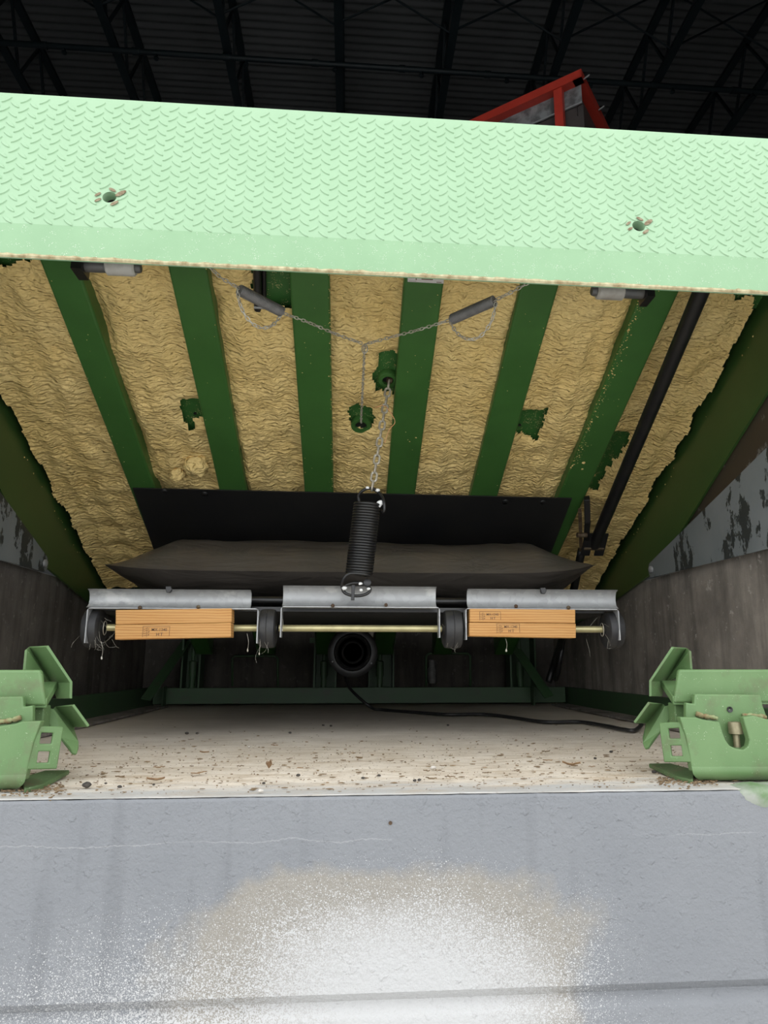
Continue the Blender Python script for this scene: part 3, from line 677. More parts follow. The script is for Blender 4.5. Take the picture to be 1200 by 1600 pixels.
# black plastic wear sheet over the ribs
pan = [(-.722, 2.325), (.765, 2.335), (.785, 3.0), (-.742, 3.0)]
sh = MB().prism([Vector((x, y, zr(y))) - RN * .003 for x, y in pan], -RN * .004).build('wear_sheet', BLACKP, lev)
for px, py in ((257, 768), (320, 772), (790, 784), (848, 785)):
    c = onrib(px, py, .007); MB().lathe(c, -RN, [(0, .012), (.003, .010), (.0045, .004)], 12).build('rivet', BLACKM, sh, smooth=True, auto=50)

# ------------------------------------------------------------------ lip
LT, LB = Vector((0, 1.300, 1.355)), Vector((0, 1.240, 0.944))
ld = (LB - LT).normalized(); ln = Vector((0, -1, 0)); ln = Vector((0, ld.z, -ld.y)).normalized()   # front normal
if ln.y > 0: ln = -ln
LL = (LB - LT).length; bevel_at = LL - 0.078
XA, XB = -1.02, 1.08
prof = [LT - ln * .006 - ld * .0, LT + ld * .002 - ln * .001, LT + ld * .006, LT + ld * bevel_at, LT + ld * (LL - .002) - ln * .014, LT + ld * LL - ln * .0165, LT + ld * LL - ln * .021, LT + ld * (LL - .01) - ln * .022, LT - ln * .022]
mb = MB().prism([(XA, p.y, p.z) for p in prof], (XB - XA, 0, 0))
def tipoff(x): return .0065 - .0075 * x
for q in mb.v:
    if (Vector((0, q.y, q.z)) - LT).dot(ld) > bevel_at + .004: q.z += tipoff(q.x)
lip = mb.build('lip_plate', GREEN_LIT, lev, auto=12)
lip['label'] = 'pale mint tread plate lip hanging from the deck edge'
lip.data.materials.append(GREEN_TIP_SHADED)
holes = []
for px, py in ((171, 308), (998, 353)):
    c = atP(px, py, LT, ln); holes.append(c)
    cut = MB().lathe(c, ln, [(-.06, .0135), (.02, .0135)], 28).build('cutter', BLACKM)
    bo = lip.modifiers.new('hole', 'BOOLEAN'); bo.object = cut; bo.solver = 'EXACT'; bo.operation = 'DIFFERENCE'
bpy.context.view_layer.update()
dg = bpy.context.evaluated_depsgraph_get()
nm = bpy.data.meshes.new_from_object(lip.evaluated_get(dg)); lip.modifiers.clear(); lip.data = nm
for o in [o for o in bpy.data.objects if o.name.startswith('cutter')]: bpy.data.objects.remove(o)
# the bevelled tip carries the speckled paint, with its shade painted in
for f in nm.polygons:
    c = f.center + ORG[lip.name] - LT
    if Vector((0, c.y, c.z)).dot(ld) > bevel_at + .002 and f.normal.dot(ln) > 0.5: f.material_index = 1
# raised tread lugs
lug = []; nseg = 14
for k in range(nseg):
    a = 2 * math.pi * k / nseg; r = abs(math.cos(a)); lug.append((math.cos(a) * .0128, math.sin(a) * (.0043 - .0008 * r)))
mb = MB(); DXL, DYL = 0.0187, 0.0268
for i in range(int((XB - XA) / DXL) - 1):
    sg = 1 if i % 2 else -1; ang = math.radians(39) * sg
    u = Vector((1, 0, 0)) * math.cos(ang) - ld * math.sin(ang); w2 = ln.cross(u)
    for j in range(18):
        v = bevel_at - .007 - j * DYL - (DYL / 2 if i % 2 else 0)
        if v < .010: continue
        x = XA + .02 + i * DXL; c = Vector((x, LT.y, LT.z)) + ld * v
        if any((c - h).length < .021 for h in holes): continue
        base = [c + u * p + w2 * q2 for p, q2 in lug]; topv = [c + u * p * .84 + w2 * q2 * .6 + ln * .0019 for p, q2 in lug]
        mb.add([b2 - ln * .0005 for b2 in base] + topv, [(k, (k + 1) % nseg, nseg + (k + 1) % nseg, nseg + k) for k in range(nseg)] + [tuple(range(nseg, 2 * nseg))])
tl = mb.build('tread_lugs', GREEN_LIT, lip, smooth=True, auto=25); tl['kind'] = 'stuff'
for h in holes:
    MB().lathe(h - ln * .034, ln, [(0, .019), (.010, .019)], 20).build('hole_dark_disc', RUBBER, lip)  # black disc added behind each hole to make its inside dark
# worn spots round the holes
RUSTP = simple('worn_rust_spot', (0.26, 0.22, 0.14), (0.13, 0.085, 0.04), 150, 0.8)
for h in holes:
    for dx, dv, L, aa in ((-.022, -.004, .007, 40), (.004, -.017, .008, -30), (.021, -.009, .012, 38), (-.020, .010, .007, 35), (.012, .016, .009, 38)):
        c = h + Vector((dx, 0, 0)) + ld * dv; an = math.radians(aa); u = Vector((1, 0, 0)) * math.cos(an) - ld * math.sin(an); w2 = ln.cross(u)
        poly = [c + u * L * math.cos(q2) + w2 * L * .4 * math.sin(q2) + ln * .0016 for q2 in [k * math.pi / 5 for k in range(10)]]
        MB().prism(poly, ln * .0008).build('worn_spot', RUSTP, lip)
# dirty worn lower edge of the lip
DUST = simple('dusty_edge', (0.50, 0.45, 0.28), (0.26, 0.20, 0.10), 60, 0.9)
e0 = LT + ld * LL - ln * .0172
vs = []; fs = []; N = 260
for i in range(N + 1):
    x = lerp(XA, XB, i / N); h = .0035 + .0025 * noise.noise((x * 40, 0, 0)) + .002 * noise.noise((x * 130, 2, 0))
    p = Vector((x, e0.y, e0.z)); q2 = Vector((x, 0, 0)) + Vector((0, 1, 0)) * (LT + ld * (LL - .002) - ln * .014).y + Vector((0, 0, 1)) * (LT + ld * (LL - .002) - ln * .014).z
    q3 = Vector((x, 0, 0)) + Vector((0, (LT + ld * (LL - .002 - h) - ln * (.014 - h * .18)).y, (LT + ld * (LL - .002 - h) - ln * (.014 - h * .18)).z))
    up3 = Vector((0, 0, tipoff(x)))
    vs += [p - Vector((0, .0006, .0008)) + up3, q2 + ln * .0008 + up3, q3 + ln * .0008 + up3]
    if i: a = 3 * i; fs += [(a - 3, a, a + 1, a - 2), (a - 2, a + 1, a + 2, a - 1)]
MB().add(vs, fs).build('dusty_rim', DUST, lip)
# nylon rollers on stubs bolted to the outer ribs
for pxs, sgn in ((((118, 415), (134, 416), (166, 416), (212, 417), (221, 418)), 1), (((1016, 458), (1004, 458), (974, 456), (932, 455), (922, 454)), -1)):
    yb = 1.47; pts = [at(*p, yb) for p in pxs]; zav = sum(p.z for p in pts) / 5
    pts = [Vector((p.x, yb, zav)) for p in pts]
    a = Vector((sgn, 0, 0))
    br = MB().box((min(pts[0].x, pts[1].x), yb - .025, pts[0].z - .022), (max(pts[0].x, pts[1].x), yb + .025, zr(yb) - .0)).build('roller_bracket', BLACKM, lev)
    MB().tube([pts[1], pts[2]], .0145, 16).build('roller_stub', GREYST, lev, smooth=True, auto=50)
    L = (pts[3] - pts[2]).length
    MB().lathe(pts[2], a, [(0, .012), (0, .016), (.003, .0195), (L - .004, .0195), (L, .016), (L, .011)], 24).build('nylon_roller', NYLON, lev, smooth=True, auto=40)
    MB().lathe(pts[3], a, [(-.002, .012), (.006, .0125), (.012, .010), (.012, .004)], 20).build('end_washer', GREYST, lev, smooth=True, auto=40)
# ================================================================== CHAINS AND SPRINGS
def link_mesh(name, L, W, r, m, seg=6, n=7):
    pts = []; h = (L - W) / 2
    for k in range(n): a = math.pi * k / (n - 1) - math.pi / 2; pts.append((h + math.cos(a) * (W / 2 - r), math.sin(a) * (W / 2 - r), 0))
    for k in range(n): a = math.pi * k / (n - 1) + math.pi / 2; pts.append((-h + math.cos(a) * (W / 2 - r), math.sin(a) * (W / 2 - r), 0))
    t = MB().tube(pts, r, seg, closed=True)
    me = bpy.data.meshes.new(name); me.from_pydata(t.v, [], t.f); me.materials.append(m)
    for p in me.polygons: p.use_smooth = True
    return me, t
def chain_mats(path, pitch, tw=0.0):
    pts = resample(path, pitch); out = []
    for i in range(len(pts) - 1):
        c = (pts[i] + pts[i + 1]) / 2; x = (pts[i + 1] - pts[i]).normalized()
        y = x.cross(Vector((0, 0, 1))); y = y.normalized() if y.length > .05 else x.cross(Vector((0, 1, 0))).normalized()
        z = x.cross(y); a = (math.pi / 2) * (i % 2) + math.pi / 4 + tw * i
        y2 = y * math.cos(a) + z * math.sin(a); z2 = x.cross(y2)
        m = Matrix.Identity(4)
        for k in range(3): m[k][0], m[k][1], m[k][2], m[k][3] = x[k], y2[k], z2[k], c[k]
        out.append(m)
    return out
small_me, small_t = link_mesh('link', .0145, .0086, .0013, STEEL, 5, 5)
def chain_joined(mb2, path, pitch=.0105):
    for m in chain_mats(path, pitch, .25): mb2.add([m @ v for v in small_t.v], small_t.f)
def helix(a, b, R, turns, per=14, ref=(0, 0, 1)):
    a, b = Vector(a), Vector(b); ax = (b - a).normalized(); u = ax.cross(Vector(ref)); u = u.normalized() if u.length > .05 else ax.orthogonal().normalized(); v = ax.cross(u)
    n = int(turns * per); return [a + (b - a) * (k / n) + (u * math.cos(2 * math.pi * k / per) + v * math.sin(2 * math.pi * k / per)) * R for k in range(n + 1)]
J = at(570, 538, 1.64)
def ly(x): return lerp(1.305, 1.64, (x - 318) / (570 - 318))
def ry(x): return lerp(1.64, 1.305, (x - 570) / (838 - 570))
lc = thing('lip_chain', J, 'thin twisted Y shaped chain with two grey springs strung beneath the foam', 'chain')
mb = MB()
Pl = lambda x, y: at(x, y, ly(x)); Pr = lambda x, y: at(x, y, ry(x))
chain_joined(mb, [Pl(314, 404), Pl(345, 434), Pl(376, 452)])
chain_joined(mb, smoothpath([Pl(438, 488), Pl(480, 503), Pl(525, 522), J]))
chain_joined(mb, smoothpath([Pl(371, 450), Pl(374, 472), Pl(386, 497), Pl(406, 512), Pl(426, 508), Pl(440, 491)]))
chain_joined(mb, smoothpath([J, Pr(610, 527), Pr(655, 515), Pr(706, 499)]))
chain_joined(mb, [Pr(770, 471), Pr(800, 456), Pr(842, 433)])
chain_joined(mb, smoothpath([Pr(703, 501), Pr(712, 518), Pr(730, 530), Pr(750, 526), Pr(768, 502), Pr(775, 471)]))
hole = onrib(564, 662, -.02)
chain_joined(mb, [J, lerp(J, hole, .5) , hole])
o = mb.build('chain_links', STEEL, lc, smooth=True); o['kind'] = 'stuff'
for a, b in ((Pl(374, 453), Pl(440, 487)), (Pr(706, 499), Pr(772, 470))):
    d = (b - a).normalized()
    sp = MB().tube(helix(a, b, .0112, 44, 12), .0013, 5).build('small_spring', SPRG, lc, smooth=True)
    MB().lathe(a, d, [(0, .0108), ((b - a).length, .0108)], 18).build('spring_core', SPRG, sp, smooth=True, auto=50)
ring = [J + Vector((math.cos(k * math.pi / 6) * .007, 0, math.sin(k * math.pi / 6) * .012 - .012)) for k in range(12)]
MB().tube(ring, .0016, 6, closed=True).build('joining_hook', STEEL, lc, smooth=True)
# heavy chain
ca, cb = p2 + Vector((.004, -.004, -.006)), at(581, 766, 1.85)
hc = thing('lift_chain', cb, 'heavy steel chain from the deck anchor down to the black coil spring', 'chain')
big_me, _ = link_mesh('chain_link', .034, .0205, .0031, STEEL, 8, 8)
nlk = max(3, round((ca - cb).length / .0265))
for m in chain_mats([ca, cb], (ca - cb).length / nlk * .9999): inst('chain_link', big_me, hc, m)
MB().lathe(ca, (-1, -.4, 0), [(-.006, .008), (.006, .008)], 14).build('anchor_eye', RUSTY, hc, smooth=True, auto=50)
# scrap of orange twine by the chain
tw = MB().tube(smoothpath([at(586, 637, 1.84), at(600, 634, 1.83), at(611, 646, 1.83), at(617, 660, 1.84), at(608, 672, 1.84), at(601, 692, 1.85)]), .0011, 5).build('twine_scrap', TWINE, None, at(600, 640, 1.84), smooth=True)
tag(tw, 'scrap of frayed orange twine snagged on the lift chain', 'twine')
# black coil spring
sa, sb = at(574, 787, 1.845), at(561, 897, 1.862)
cs_ = thing('lift_spring', sb, 'thick black coil spring hooked between the chain and the middle galvanized channel', 'spring')
Rr = .0335
coil = helix(sa, sb, Rr, 26, 18)
MB().tube(coil, .0040, 7).build('coil', BLACKM, cs_, smooth=True)
top = at(581, 763, 1.848)
loop = smoothpath([coil[0], at(599, 800, 1.83), at(600, 785, 1.825), at(594, 772, 1.838), top, at(568, 766, 1.855), at(560, 775, 1.865), at(562, 786, 1.87)])
MB().tube(loop, .0042, 8).build('upper_hook', BLACKM, cs_, smooth=True)
lo = smoothpath([coil[-1], at(575, 898, 1.83), at(548, 896, 1.825), at(537, 904, 1.828), at(534, 915, 1.838), at(538, 925, 1.85)])
MB().tube(lo, .0042, 8).build('lower_hook', BLACKM, cs_, smooth=True)
dc = at(557, 921, 1.846)
MB().tube([dc + Vector((math.cos(k * math.pi / 12) * .036, 0, math.sin(k * math.pi / 12) * .017)) for k in range(24)], .004, 8, closed=True).build('shackle_ring', BLACKM, cs_, smooth=True)
MB().bar(at(552, 914, 1.842), at(551, 938, 1.842), .009, .005, (0, 1, 0)).build('toggle', BLACKM, cs_, bev=.001)
MB().lathe(at(574, 911, 1.842), (0, -1, .2), [(-.006, .010), (.008, .010), (.010, .006)], 14).build('stop_knob', BLACKM, cs_, smooth=True, auto=50)
for k, (px, py, r) in enumerate(((538, 919, .0055), (563, 912, .0045), (564, 922, .004), (576, 920, .004), (574, 762, .004), (590, 766, .005), (594, 786, .008), (592, 790, .006))):
    MB().blob(at(px, py, 1.836 if py > 800 else 1.832), r, 2, (1.2, .7, .9), .2, k).build('white_daub', WHITEP, cs_, smooth=True)

# ================================================================== ROLLER CARRIAGE UNDER THE AIRBAG
CYY = 1.87
car = thing('roller_carriage', (0.03, 1.95, at(550, 985, 1.93).z), 'galvanized roller carriage with four black wheels beneath the airbag', 'roller carriage')
def chan(px0, px1, yt, yb, br0, br1, ybr):
    x0, x1 = at(px0, yt, CYY).x, at(px1, yt, CYY).x
    zt, zb = at((px0 + px1) / 2, yt, CYY).z, at((px0 + px1) / 2, yb, CYY).z
    h = zt - zb
    pr = [(-.014, 1.0), (-.006, .985), (.0, .90), (.006, .7), (.008, .45), (.005, .2), (-.004, .05), (-.012, .0)]
    poly = [(x0, CYY + .012 + dy, zb + h * t) for dy, t in pr] + [(x0, CYY + .015 + dy, zb + h * t - .0015) for dy, t in reversed(pr)]
    c = MB().prism(poly, (x1 - x0, 0, 0)).build('channel_rail', GALV, car, smooth=True, auto=40)
    b0, b1 = at(br0, ybr, CYY).x, at(br1, ybr, CYY).x; zt2 = zb - .001; zl = at((br0 + br1) / 2, ybr, CYY).z; r = .010; th = .003
    outer = [(b0, zl)] + [(b0 + r - r * math.cos(a), zt2 - r + r * math.sin(a)) for a in [math.pi / 8 * k for k in range(5)]] + [(b1 - r + r * math.sin(a), zt2 - r + r * math.cos(a)) for a in [math.pi / 8 * k for k in range(5)]] + [(b1, zl)]
    n = len(outer); cxx = (b0 + b1) / 2
    inner = []
    for x, z in outer:
        inner.append((min(max(x, b0 + th), b1 - th), min(z, zt2 - th)))
    vs = [(x, CYY, z) for x, z in outer] + [(x, CYY, z) for x, z in inner] + [(x, CYY + .034, z) for x, z in outer] + [(x, CYY + .034, z) for x, z in inner]
    fs = []
    for i in range(n - 1):
        fs += [(i, i + 1, n + i + 1, n + i), (2 * n + i, 3 * n + i, 3 * n + i + 1, 2 * n + i + 1), (i, 2 * n + i, 2 * n + i + 1, i + 1), (n + i, n + i + 1, 3 * n + i + 1, 3 * n + i)]
    fs += [(0, n, 3 * n, 2 * n), (n - 1, 3 * n - 1, 4 * n - 1, 2 * n - 1)]
    MB().add(vs, fs).build('axle_bracket', GALV, car, smooth=True, auto=50)
    return x0, x1, zt, zb
chan(137, 392, 921, 949, 131, 402, 1005)
chan(442, 682, 916, 947, 437, 688, 996)
chan(731, 965, 921, 950, 728, 970, 1000)
# small bolts and clips on the rails
for px, py in ((219, 949), (310, 948), (520, 946), (603, 945), (806, 947), (888, 949)):
    MB().lathe(at(px, py, CYY - .002), (0, -1, -.3), [(0, .005), (.004, .005), (.006, .002)], 8).build('rivet', RUSTY, car)
for px, py in ((263, 920), (849, 922)):
    p = at(px, py, CYY - .004); MB().prism([p + Vector((-.008, 0, .006)), p + Vector((.006, 0, .007)), p + Vector((.009, 0, -.002)), p + Vector((.004, 0, -.010)), p + Vector((-.005, 0, -.009))], (0, .012, 0)).build('spring_clip', BLACKM, car, bev=.001)
AX = 1.925; zax = at(560, 982, AX).z
for a, b in ((168, 404), (436, 690), (725, 944)):
    MB().tube([(at(a, 982, AX).x, AX, zax), (at(b, 982, AX).x, AX, zax)], .0092, 16).build('axle_rod', BRASS, car, smooth=True, auto=50)
for px0, px1, fc in ((134, 160, 1), (405, 432, 0), (692, 721, 0), (944, 969, -1)):
    x0, x1 = at(px0, 985, AX).x, at(px1, 985, AX).x; wl = x1 - x0; R0 = .051
    wz = zax - .001
    wh = MB().lathe((x0, AX, wz), (1, 0, 0), [(0, .022), (0, R0 - .009), (.004, R0 - .002), (.010, R0), (wl / 2 - .0015, R0 + .0008), (wl / 2, R0 - .0004), (wl / 2 + .0015, R0 + .0008), (wl - .010, R0), (wl - .004, R0 - .002), (wl, R0 - .009), (wl, .022)], 36).build('wheel', RUBBER, car, smooth=True, auto=40)
    MB().lathe((x0 - .003, AX, wz), (1, 0, 0), [(0, .008), (0, .016), (wl + .006, .016), (wl + .006, .008)], 18).build('hub', BLACKM, wh, smooth=True, auto=40)
    if fc:
        e = x1 + .006 if fc > 0 else x0 - .006
        MB().tube([(e, AX + .014 * math.cos(k * math.pi / 6), wz + .018 * math.sin(k * math.pi / 6)) for k in range(12)], .0014, 6, closed=True).build('cotter_ring', STEEL, wh, smooth=True)
# platform carrying the bag, dark underside
x0, x1 = at(140, 940, 1.93).x, at(960, 940, 1.93).x
zt0 = at(560, 948, 1.90).z
mb = MB().hexa([(x0, 1.925, zt0 - .012), (x1, 1.925, zt0 - .012), (x1, 3.04, .343), (x0, 3.04, .343), (x0, 1.925, zt0), (x1, 1.925, zt0), (x1, 3.04, .355), (x0, 3.04, .355)])
mb.build('platform_plate', BLACKP, car)
zz = at(410, 938, 1.99).z
MB().tube([(x0 + .03, 1.99, zz), (x1 - .03, 1.99, zz)], .0105, 12).build('cross_tube', BLACKM, car, smooth=True, auto=50)
# cobwebs and dust strings on the wheels
mb = MB(); rnd = random.Random(11)
for px, py in ((150, 990), (172, 985), (418, 1000), (706, 995), (935, 985), (160, 1005)):
    for k in range(5):
        a = at(px + rnd.uniform(-20, 20), py + rnd.uniform(-22, 16), 1.888); b = a + Vector((rnd.uniform(-.03, .03), rnd.uniform(-.004, .01), rnd.uniform(-.05, .0)))
        mid = (a + b) / 2 + Vector((rnd.uniform(-.01, .01), 0, rnd.uniform(-.012, 0)))
        mb.tube(smoothpath([a, mid, b], 4), .00018, 4, caps=False)
for px, y0, y1 in ((404, 985, 1022), (386, 990, 1016), (790, 998, 1016), (158, 1002, 1028), (440, 960, 985)):
    a, b = at(px, y0, 1.885), at(px + 1, y1, 1.885); mb.tube(smoothpath([a, lerp(a, b, .5) + Vector((.003, 0, 0)), b], 4), .0004, 5); mb.blob(b, .0024, 1, (1, 1, 1.8), .4, px)
cw = mb.build('cobwebs', WEB, None, at(560, 985, 1.9)); tag(cw, 'dusty cobweb threads hanging from the carriage wheels', 'cobweb', kind='stuff')

# ------------------------------------------------------------------ stamped timber blocks
def stamp(board, cx, cz, y, hh, lines=True):
    w_ = hh * 2.5
    def ln_(x0, z0, x1, z1, th=.0007): MB().box((min(x0, x1) - th / 2, y - .0007, min(z0, z1) - th / 2), (max(x0, x1) + th / 2, y - .0001, max(z0, z1) + th / 2)).build('stamp_line', INK, board)
    L, Rr_, T, B = cx - w_ / 2, cx + w_ / 2, cz + hh / 2, cz - hh / 2
    ln_(L, B, L, T); ln_(L, T, Rr_, T); ln_(Rr_, B + hh * .08, Rr_, T)
    ln_(L + w_ * .155, B, L + w_ * .155, T - hh * .12)
    for k in range(4):
        z0 = B + hh * (.08 + .2 * k)
        MB().bar((L + w_ * .03, y - .0004, z0), (L + w_ * .14, y - .0004, z0 + hh * .12), .0006, .0006, (0, 0, 1)).build('stamp_line', INK, board)
    for txt, x, z, s in (('MX-1340', L + w_ * .32, T - hh * .44, hh * .385), ('HT', L + w_ * .50, T - hh * .90, hh * .44), ('I', L + w_ * .20, T - hh * .36, hh * .26), ('P', L + w_ * .20, T - hh * .63, hh * .26), ('P', L + w_ * .20, T - hh * .90, hh * .26)):
        cu = bpy.data.curves.new('stamp_text', 'FONT'); cu.body = txt; cu.size = s; cu.extrude = .0003; cu.offset = 0.00003; cu.resolution_u = 3
        if txt == 'HT': cu.space_character = 1.3
        o = bpy.data.objects.new('stamp_text', cu); col.objects.link(o); bpy.context.view_layer.update()
        me = bpy.data.meshes.new_from_object(o.evaluated_get(bpy.context.evaluated_depsgraph_get())); bpy.data.objects.remove(o)
        me.materials.clear(); me.materials.append(INK)
        q2 = bpy.data.objects.new('stamp_text', me); col.objects.link(q2); q2.parent = board
        q2.matrix_local = Matrix.Translation(Vector((x, y - .0004, z)) - ORG[board.name]) @ Matrix.Rotation(math.pi / 2, 4, 'X')
        ORG[q2.name] = ORG[board.name]
def block(px0, px1, yt0, yt1, yb0, yb1, mat_, label, yf=1.862, dep=.045):
    a, b, c, d = at(px0, yb0, yf), at(px1, yb1, yf), at(px1, yt1, yf), at(px0, yt0, yf)
    D = Vector((0, dep, 0)); og = (a + b) / 2 + D / 2
    o = MB().hexa([a, b, b + D, a + D, d, c, c + D, d + D]).build('timber_block', mat_, None, og, bev=.0015)
    return tag(o, label, 'timber', 'stamped timber blocks wedged in the carriage'), a, b, c, d
b1 = block(180.5, 362, 953, 950.5, 976, 972.5, wood_mat('pine_a', 1.3), 'upper pine block of the left pair wedged under the galvanized channel')
b2 = block(179.5, 361, 976.4, 973, 999.5, 995.5, wood_mat('pine_b', 4.1), 'lower pine block of the left pair carrying one heat treatment stamp', yf=1.861)
b3 = block(734, 899, 951, 952.5, 972, 974, wood_mat('pine_c', 7.7), 'upper pine block of the right pair with a faint stamp at its left')
b4 = block(733.5, 900, 972.6, 974.6, 994, 997, wood_mat('pine_d', 9.2), 'lower pine block of the right pair with a dark stamp near its middle', yf=1.861)
for bb, px, py, hh in ((b2, 244, 987, .0265), (b3, 766, 962.5, .0225), (b4, 794, 982, .0245)):
    q = at(px, py, 1.861); stamp(bb[0], q.x, q.z, q.y + (.001 if bb is b3 else 0), hh)

# ------------------------------------------------------------------ airbag
def airbag():
    Yf, Yr = 2.14, 2.98
    tl, tr_ = at(163, 882, Yf + .02), at(933, 882, Yf + .02)
    zs = at(560, 894, Yf).z
    nu, nv = 90, 26; vs = []; fs = []
    def seam(u):  # front seam point
        x = lerp(tl.x, tr_.x, u); e = min(u, 1 - u)
        k = math.exp(-(e / .07) ** 1.2); z = lerp(zs, tl.z if u < .5 else tr_.z, k); return x, z
    for side in (1, -1):
        for j in range(nv + 1):
            v = j / nv
            for i in range(nu + 1):
                u = i / nu; x, z0 = seam(u); e = min(u, 1 - u) * 2
                inset = 0.0
                y = lerp(Yf, Yr, v)
                end = min(1.0, (min(u, 1 - u) / .115)); prof_ = end ** .7 if end < 1 else 1.0
                cross = (1 - abs(2 * v - 1) ** 2.3) ** .62 if 0 < v < 1 else 0
                H = .150 if side > 0 else .082
                zz = z0 - (y - Yf) * .055 * (1 if side < 0 else .3) + side * H * cross * prof_
                zz += .010 * noise.noise((x * 3.1, y * 4, side + 3)) * cross + .004 * noise.noise((x * 7, y * 12, side)) * cross + .003 * noise.noise((x * 14, y * 3, 7)) * cross
                y2 = y + .018 * (1 - end) * (1 - 2 * v)
                vs.append((x, y2, zz))
    m = (nu + 1) * (nv + 1)
    for s in range(2):
        for j in range(nv):
            for i in range(nu):
                a = s * m + j * (nu + 1) + i; fs.append((a, a + 1, a + nu + 2, a + nu + 1))
    mb = MB().add(vs, fs)
    o = mb.build('airbag', BAG, None, ((tl.x + tr_.x) / 2, (Yf + Yr) / 2, zs - .1))
    bm = bmesh.new(); bm.from_mesh(o.data); bmesh.ops.remove_doubles(bm, verts=bm.verts, dist=.0008); bmesh.ops.recalc_face_normals(bm, faces=bm.faces)
    for f in bm.faces: f.smooth = True
    for e in bm.edges:
        if len(e.link_faces) == 2 and e.calc_face_angle(0) > math.radians(40): e.smooth = False
    bm.to_mesh(o.data); bm.free()
    tag(o, 'flattened black fabric lifting airbag lying across the pit', 'airbag')
    return o
airbag()

# ------------------------------------------------------------------ maintenance prop
pr = thing('maintenance_prop', onrib(915, 860, .05), 'long black tubular prop strut running along the right foam strip', 'prop strut')
pa, pb = onrib(1104, 436, .045), onrib(928, 852, .06)
MB().tube([pa, pb], .0205, 20).build('tube', BLACKM, pr, smooth=True, auto=50)
for dx, nm in ((-.030, 'fork_plate'), (.022, 'fork_plate')):
    a, b = pb + Vector((dx, -.05, .035)), pb + Vector((dx, .02, -.035)); MB().bar(a, b, .006, .035, (1, 0, 0)).build(nm, BLACKM, pr, bev=.001)
MB().lathe(pb + Vector((-.04, 0, -.01)), (1, 0, 0), [(0, .009), (.075, .009)], 12).build('pivot_pin', RUSTY, pr, smooth=True, auto=50)
q = [onrib(906, 798, .05), onrib(908, 858, .06)]
MB().bar(q[0], q[1], .012, .022, (0, 0, 1)).build('hinge_arm', RUSTY, pr, bev=.001)
q = [onrib(917, 778, .01), onrib(918, 815, .05), onrib(915, 858, .06)]
MB().bar(q[0], q[1], .02, .03).build('hinge_bracket', BLACKM, pr, bev=.002); MB().bar(q[1], q[2], .02, .012).build('hinge_bracket', BLACKM, pr, bev=.002)
MB().lathe(onrib(904, 836, .065), (1, 0, 0), [(-.006, .009), (.03, .009)], 12).build('pivot_pin', RUSTY, pr, smooth=True, auto=50)
a = onrib(909, 860, .055)
MB().tube(smoothpath([a, lerp(a, at(868, 1055, 3.2), .5), at(868, 1030, 3.2), at(857, 1066, 3.25)]), .016, 8).build('lower_leg', BLACKM, pr, smooth=True)
MB().tube([at(880, 1000, 3.1), at(872, 1050, 3.15), at(868, 1062, 3.2)], .011, 8).build('lower_leg', BLACKM, pr, smooth=True)

# ================================================================== PIT FRAME
fr = thing('pit_frame', (.05, 2.6, 0), 'dark green steel base frame lying round the pit floor', 'steel frame')
XRL, XRR = -.925, 1.075
MB().box((-.915, 3.50, .014), (1.065, 3.508, .088)).box((-.915, 3.508, .014), (1.065, 3.56, .02)).build('rear_beam', FRAME, fr, bev=.002)
MB().box((XRL - .008, 1.62, .0), (XRL, 3.56, .092)).build('side_rail', FRAME, fr, bev=.002)
MB().box((XRL, 1.62, .0), (XRL + .085, 3.5, .009)).build('rail_foot', PITWALL, fr, bev=.002)
MB().box((XRR, 1.62, .0), (XRR + .008, 3.56, .088)).build('side_rail', FRAME, fr, bev=.002)
MB().box((XRR - .085, 1.62, .0), (XRR, 3.5, .009)).build('rail_foot', PITWALL, fr, bev=.002)
UP = ((283, 313, 299), (490, 526, 506), (576, 616, 594), (797, 838, 815))
for a, b, c in UP:
    xa, xb, xc = at(a, 1040, 3.56).x, at(b, 1040, 3.56).x, at(c, 1040, 3.5).x
    u = MB().box((xa, 3.56, .02), (xa + .008, 3.66, .43)).box((xb - .008, 3.56, .02), (xb, 3.66, .43)).box((xa, 3.652, .02), (xb, 3.66, .43)).build('hinge_upright', FRAME, fr)
    MB().lathe((xc, 3.535, .05), (0, 0, 1), [(0, .014), (.09, .014), (.09, .019), (.16, .019), (.165, .010), (.34, .010)], 14).build('shim_screw', FRAME, u, smooth=True, auto=40)
MB().box((at(484, 1000, 3.56).x, 3.552, .30), (at(618, 1000, 3.56).x, 3.56, .325)).build('tie_plate', FRAME, fr)
MB().box((at(580, 1080, 3.49).x - .0, 3.488, .02), (at(580, 1080, 3.49).x + .0, 3.499, .08)) if False else None
for pts in (((272, 1030, 3.50), (228, 1093, 3.25)), ((812, 1022, 3.50), (858, 1089, 3.25))):
    a, b = at(*pts[0]), at(*pts[1]); a2 = a + (a - b) * .5
    MB().bar(a2, b, .045, .006, (0, -1, .3)).build('diagonal_brace', FRAME, fr)
for a, b in ((255, 262), (832, 840)):
    xa = at(a, 1080, 3.46).x; MB().box((xa, 3.44, .005), (xa + .006, 3.5, .095)).build('corner_gusset', FRAME, fr)
for a, b, t0 in ((363, 434, 1025), (666, 735, 1021)):
    y = 3.62; p = [at(a, 1072, y), at(a, t0 + 4, y), at(a + 4, t0, y), at(b - 4, t0, y), at(b, t0 + 4, y), at(b, 1072, y)]
    MB().tube(p, .006, 8).build('safety_loop', FRAME, fr, smooth=True)
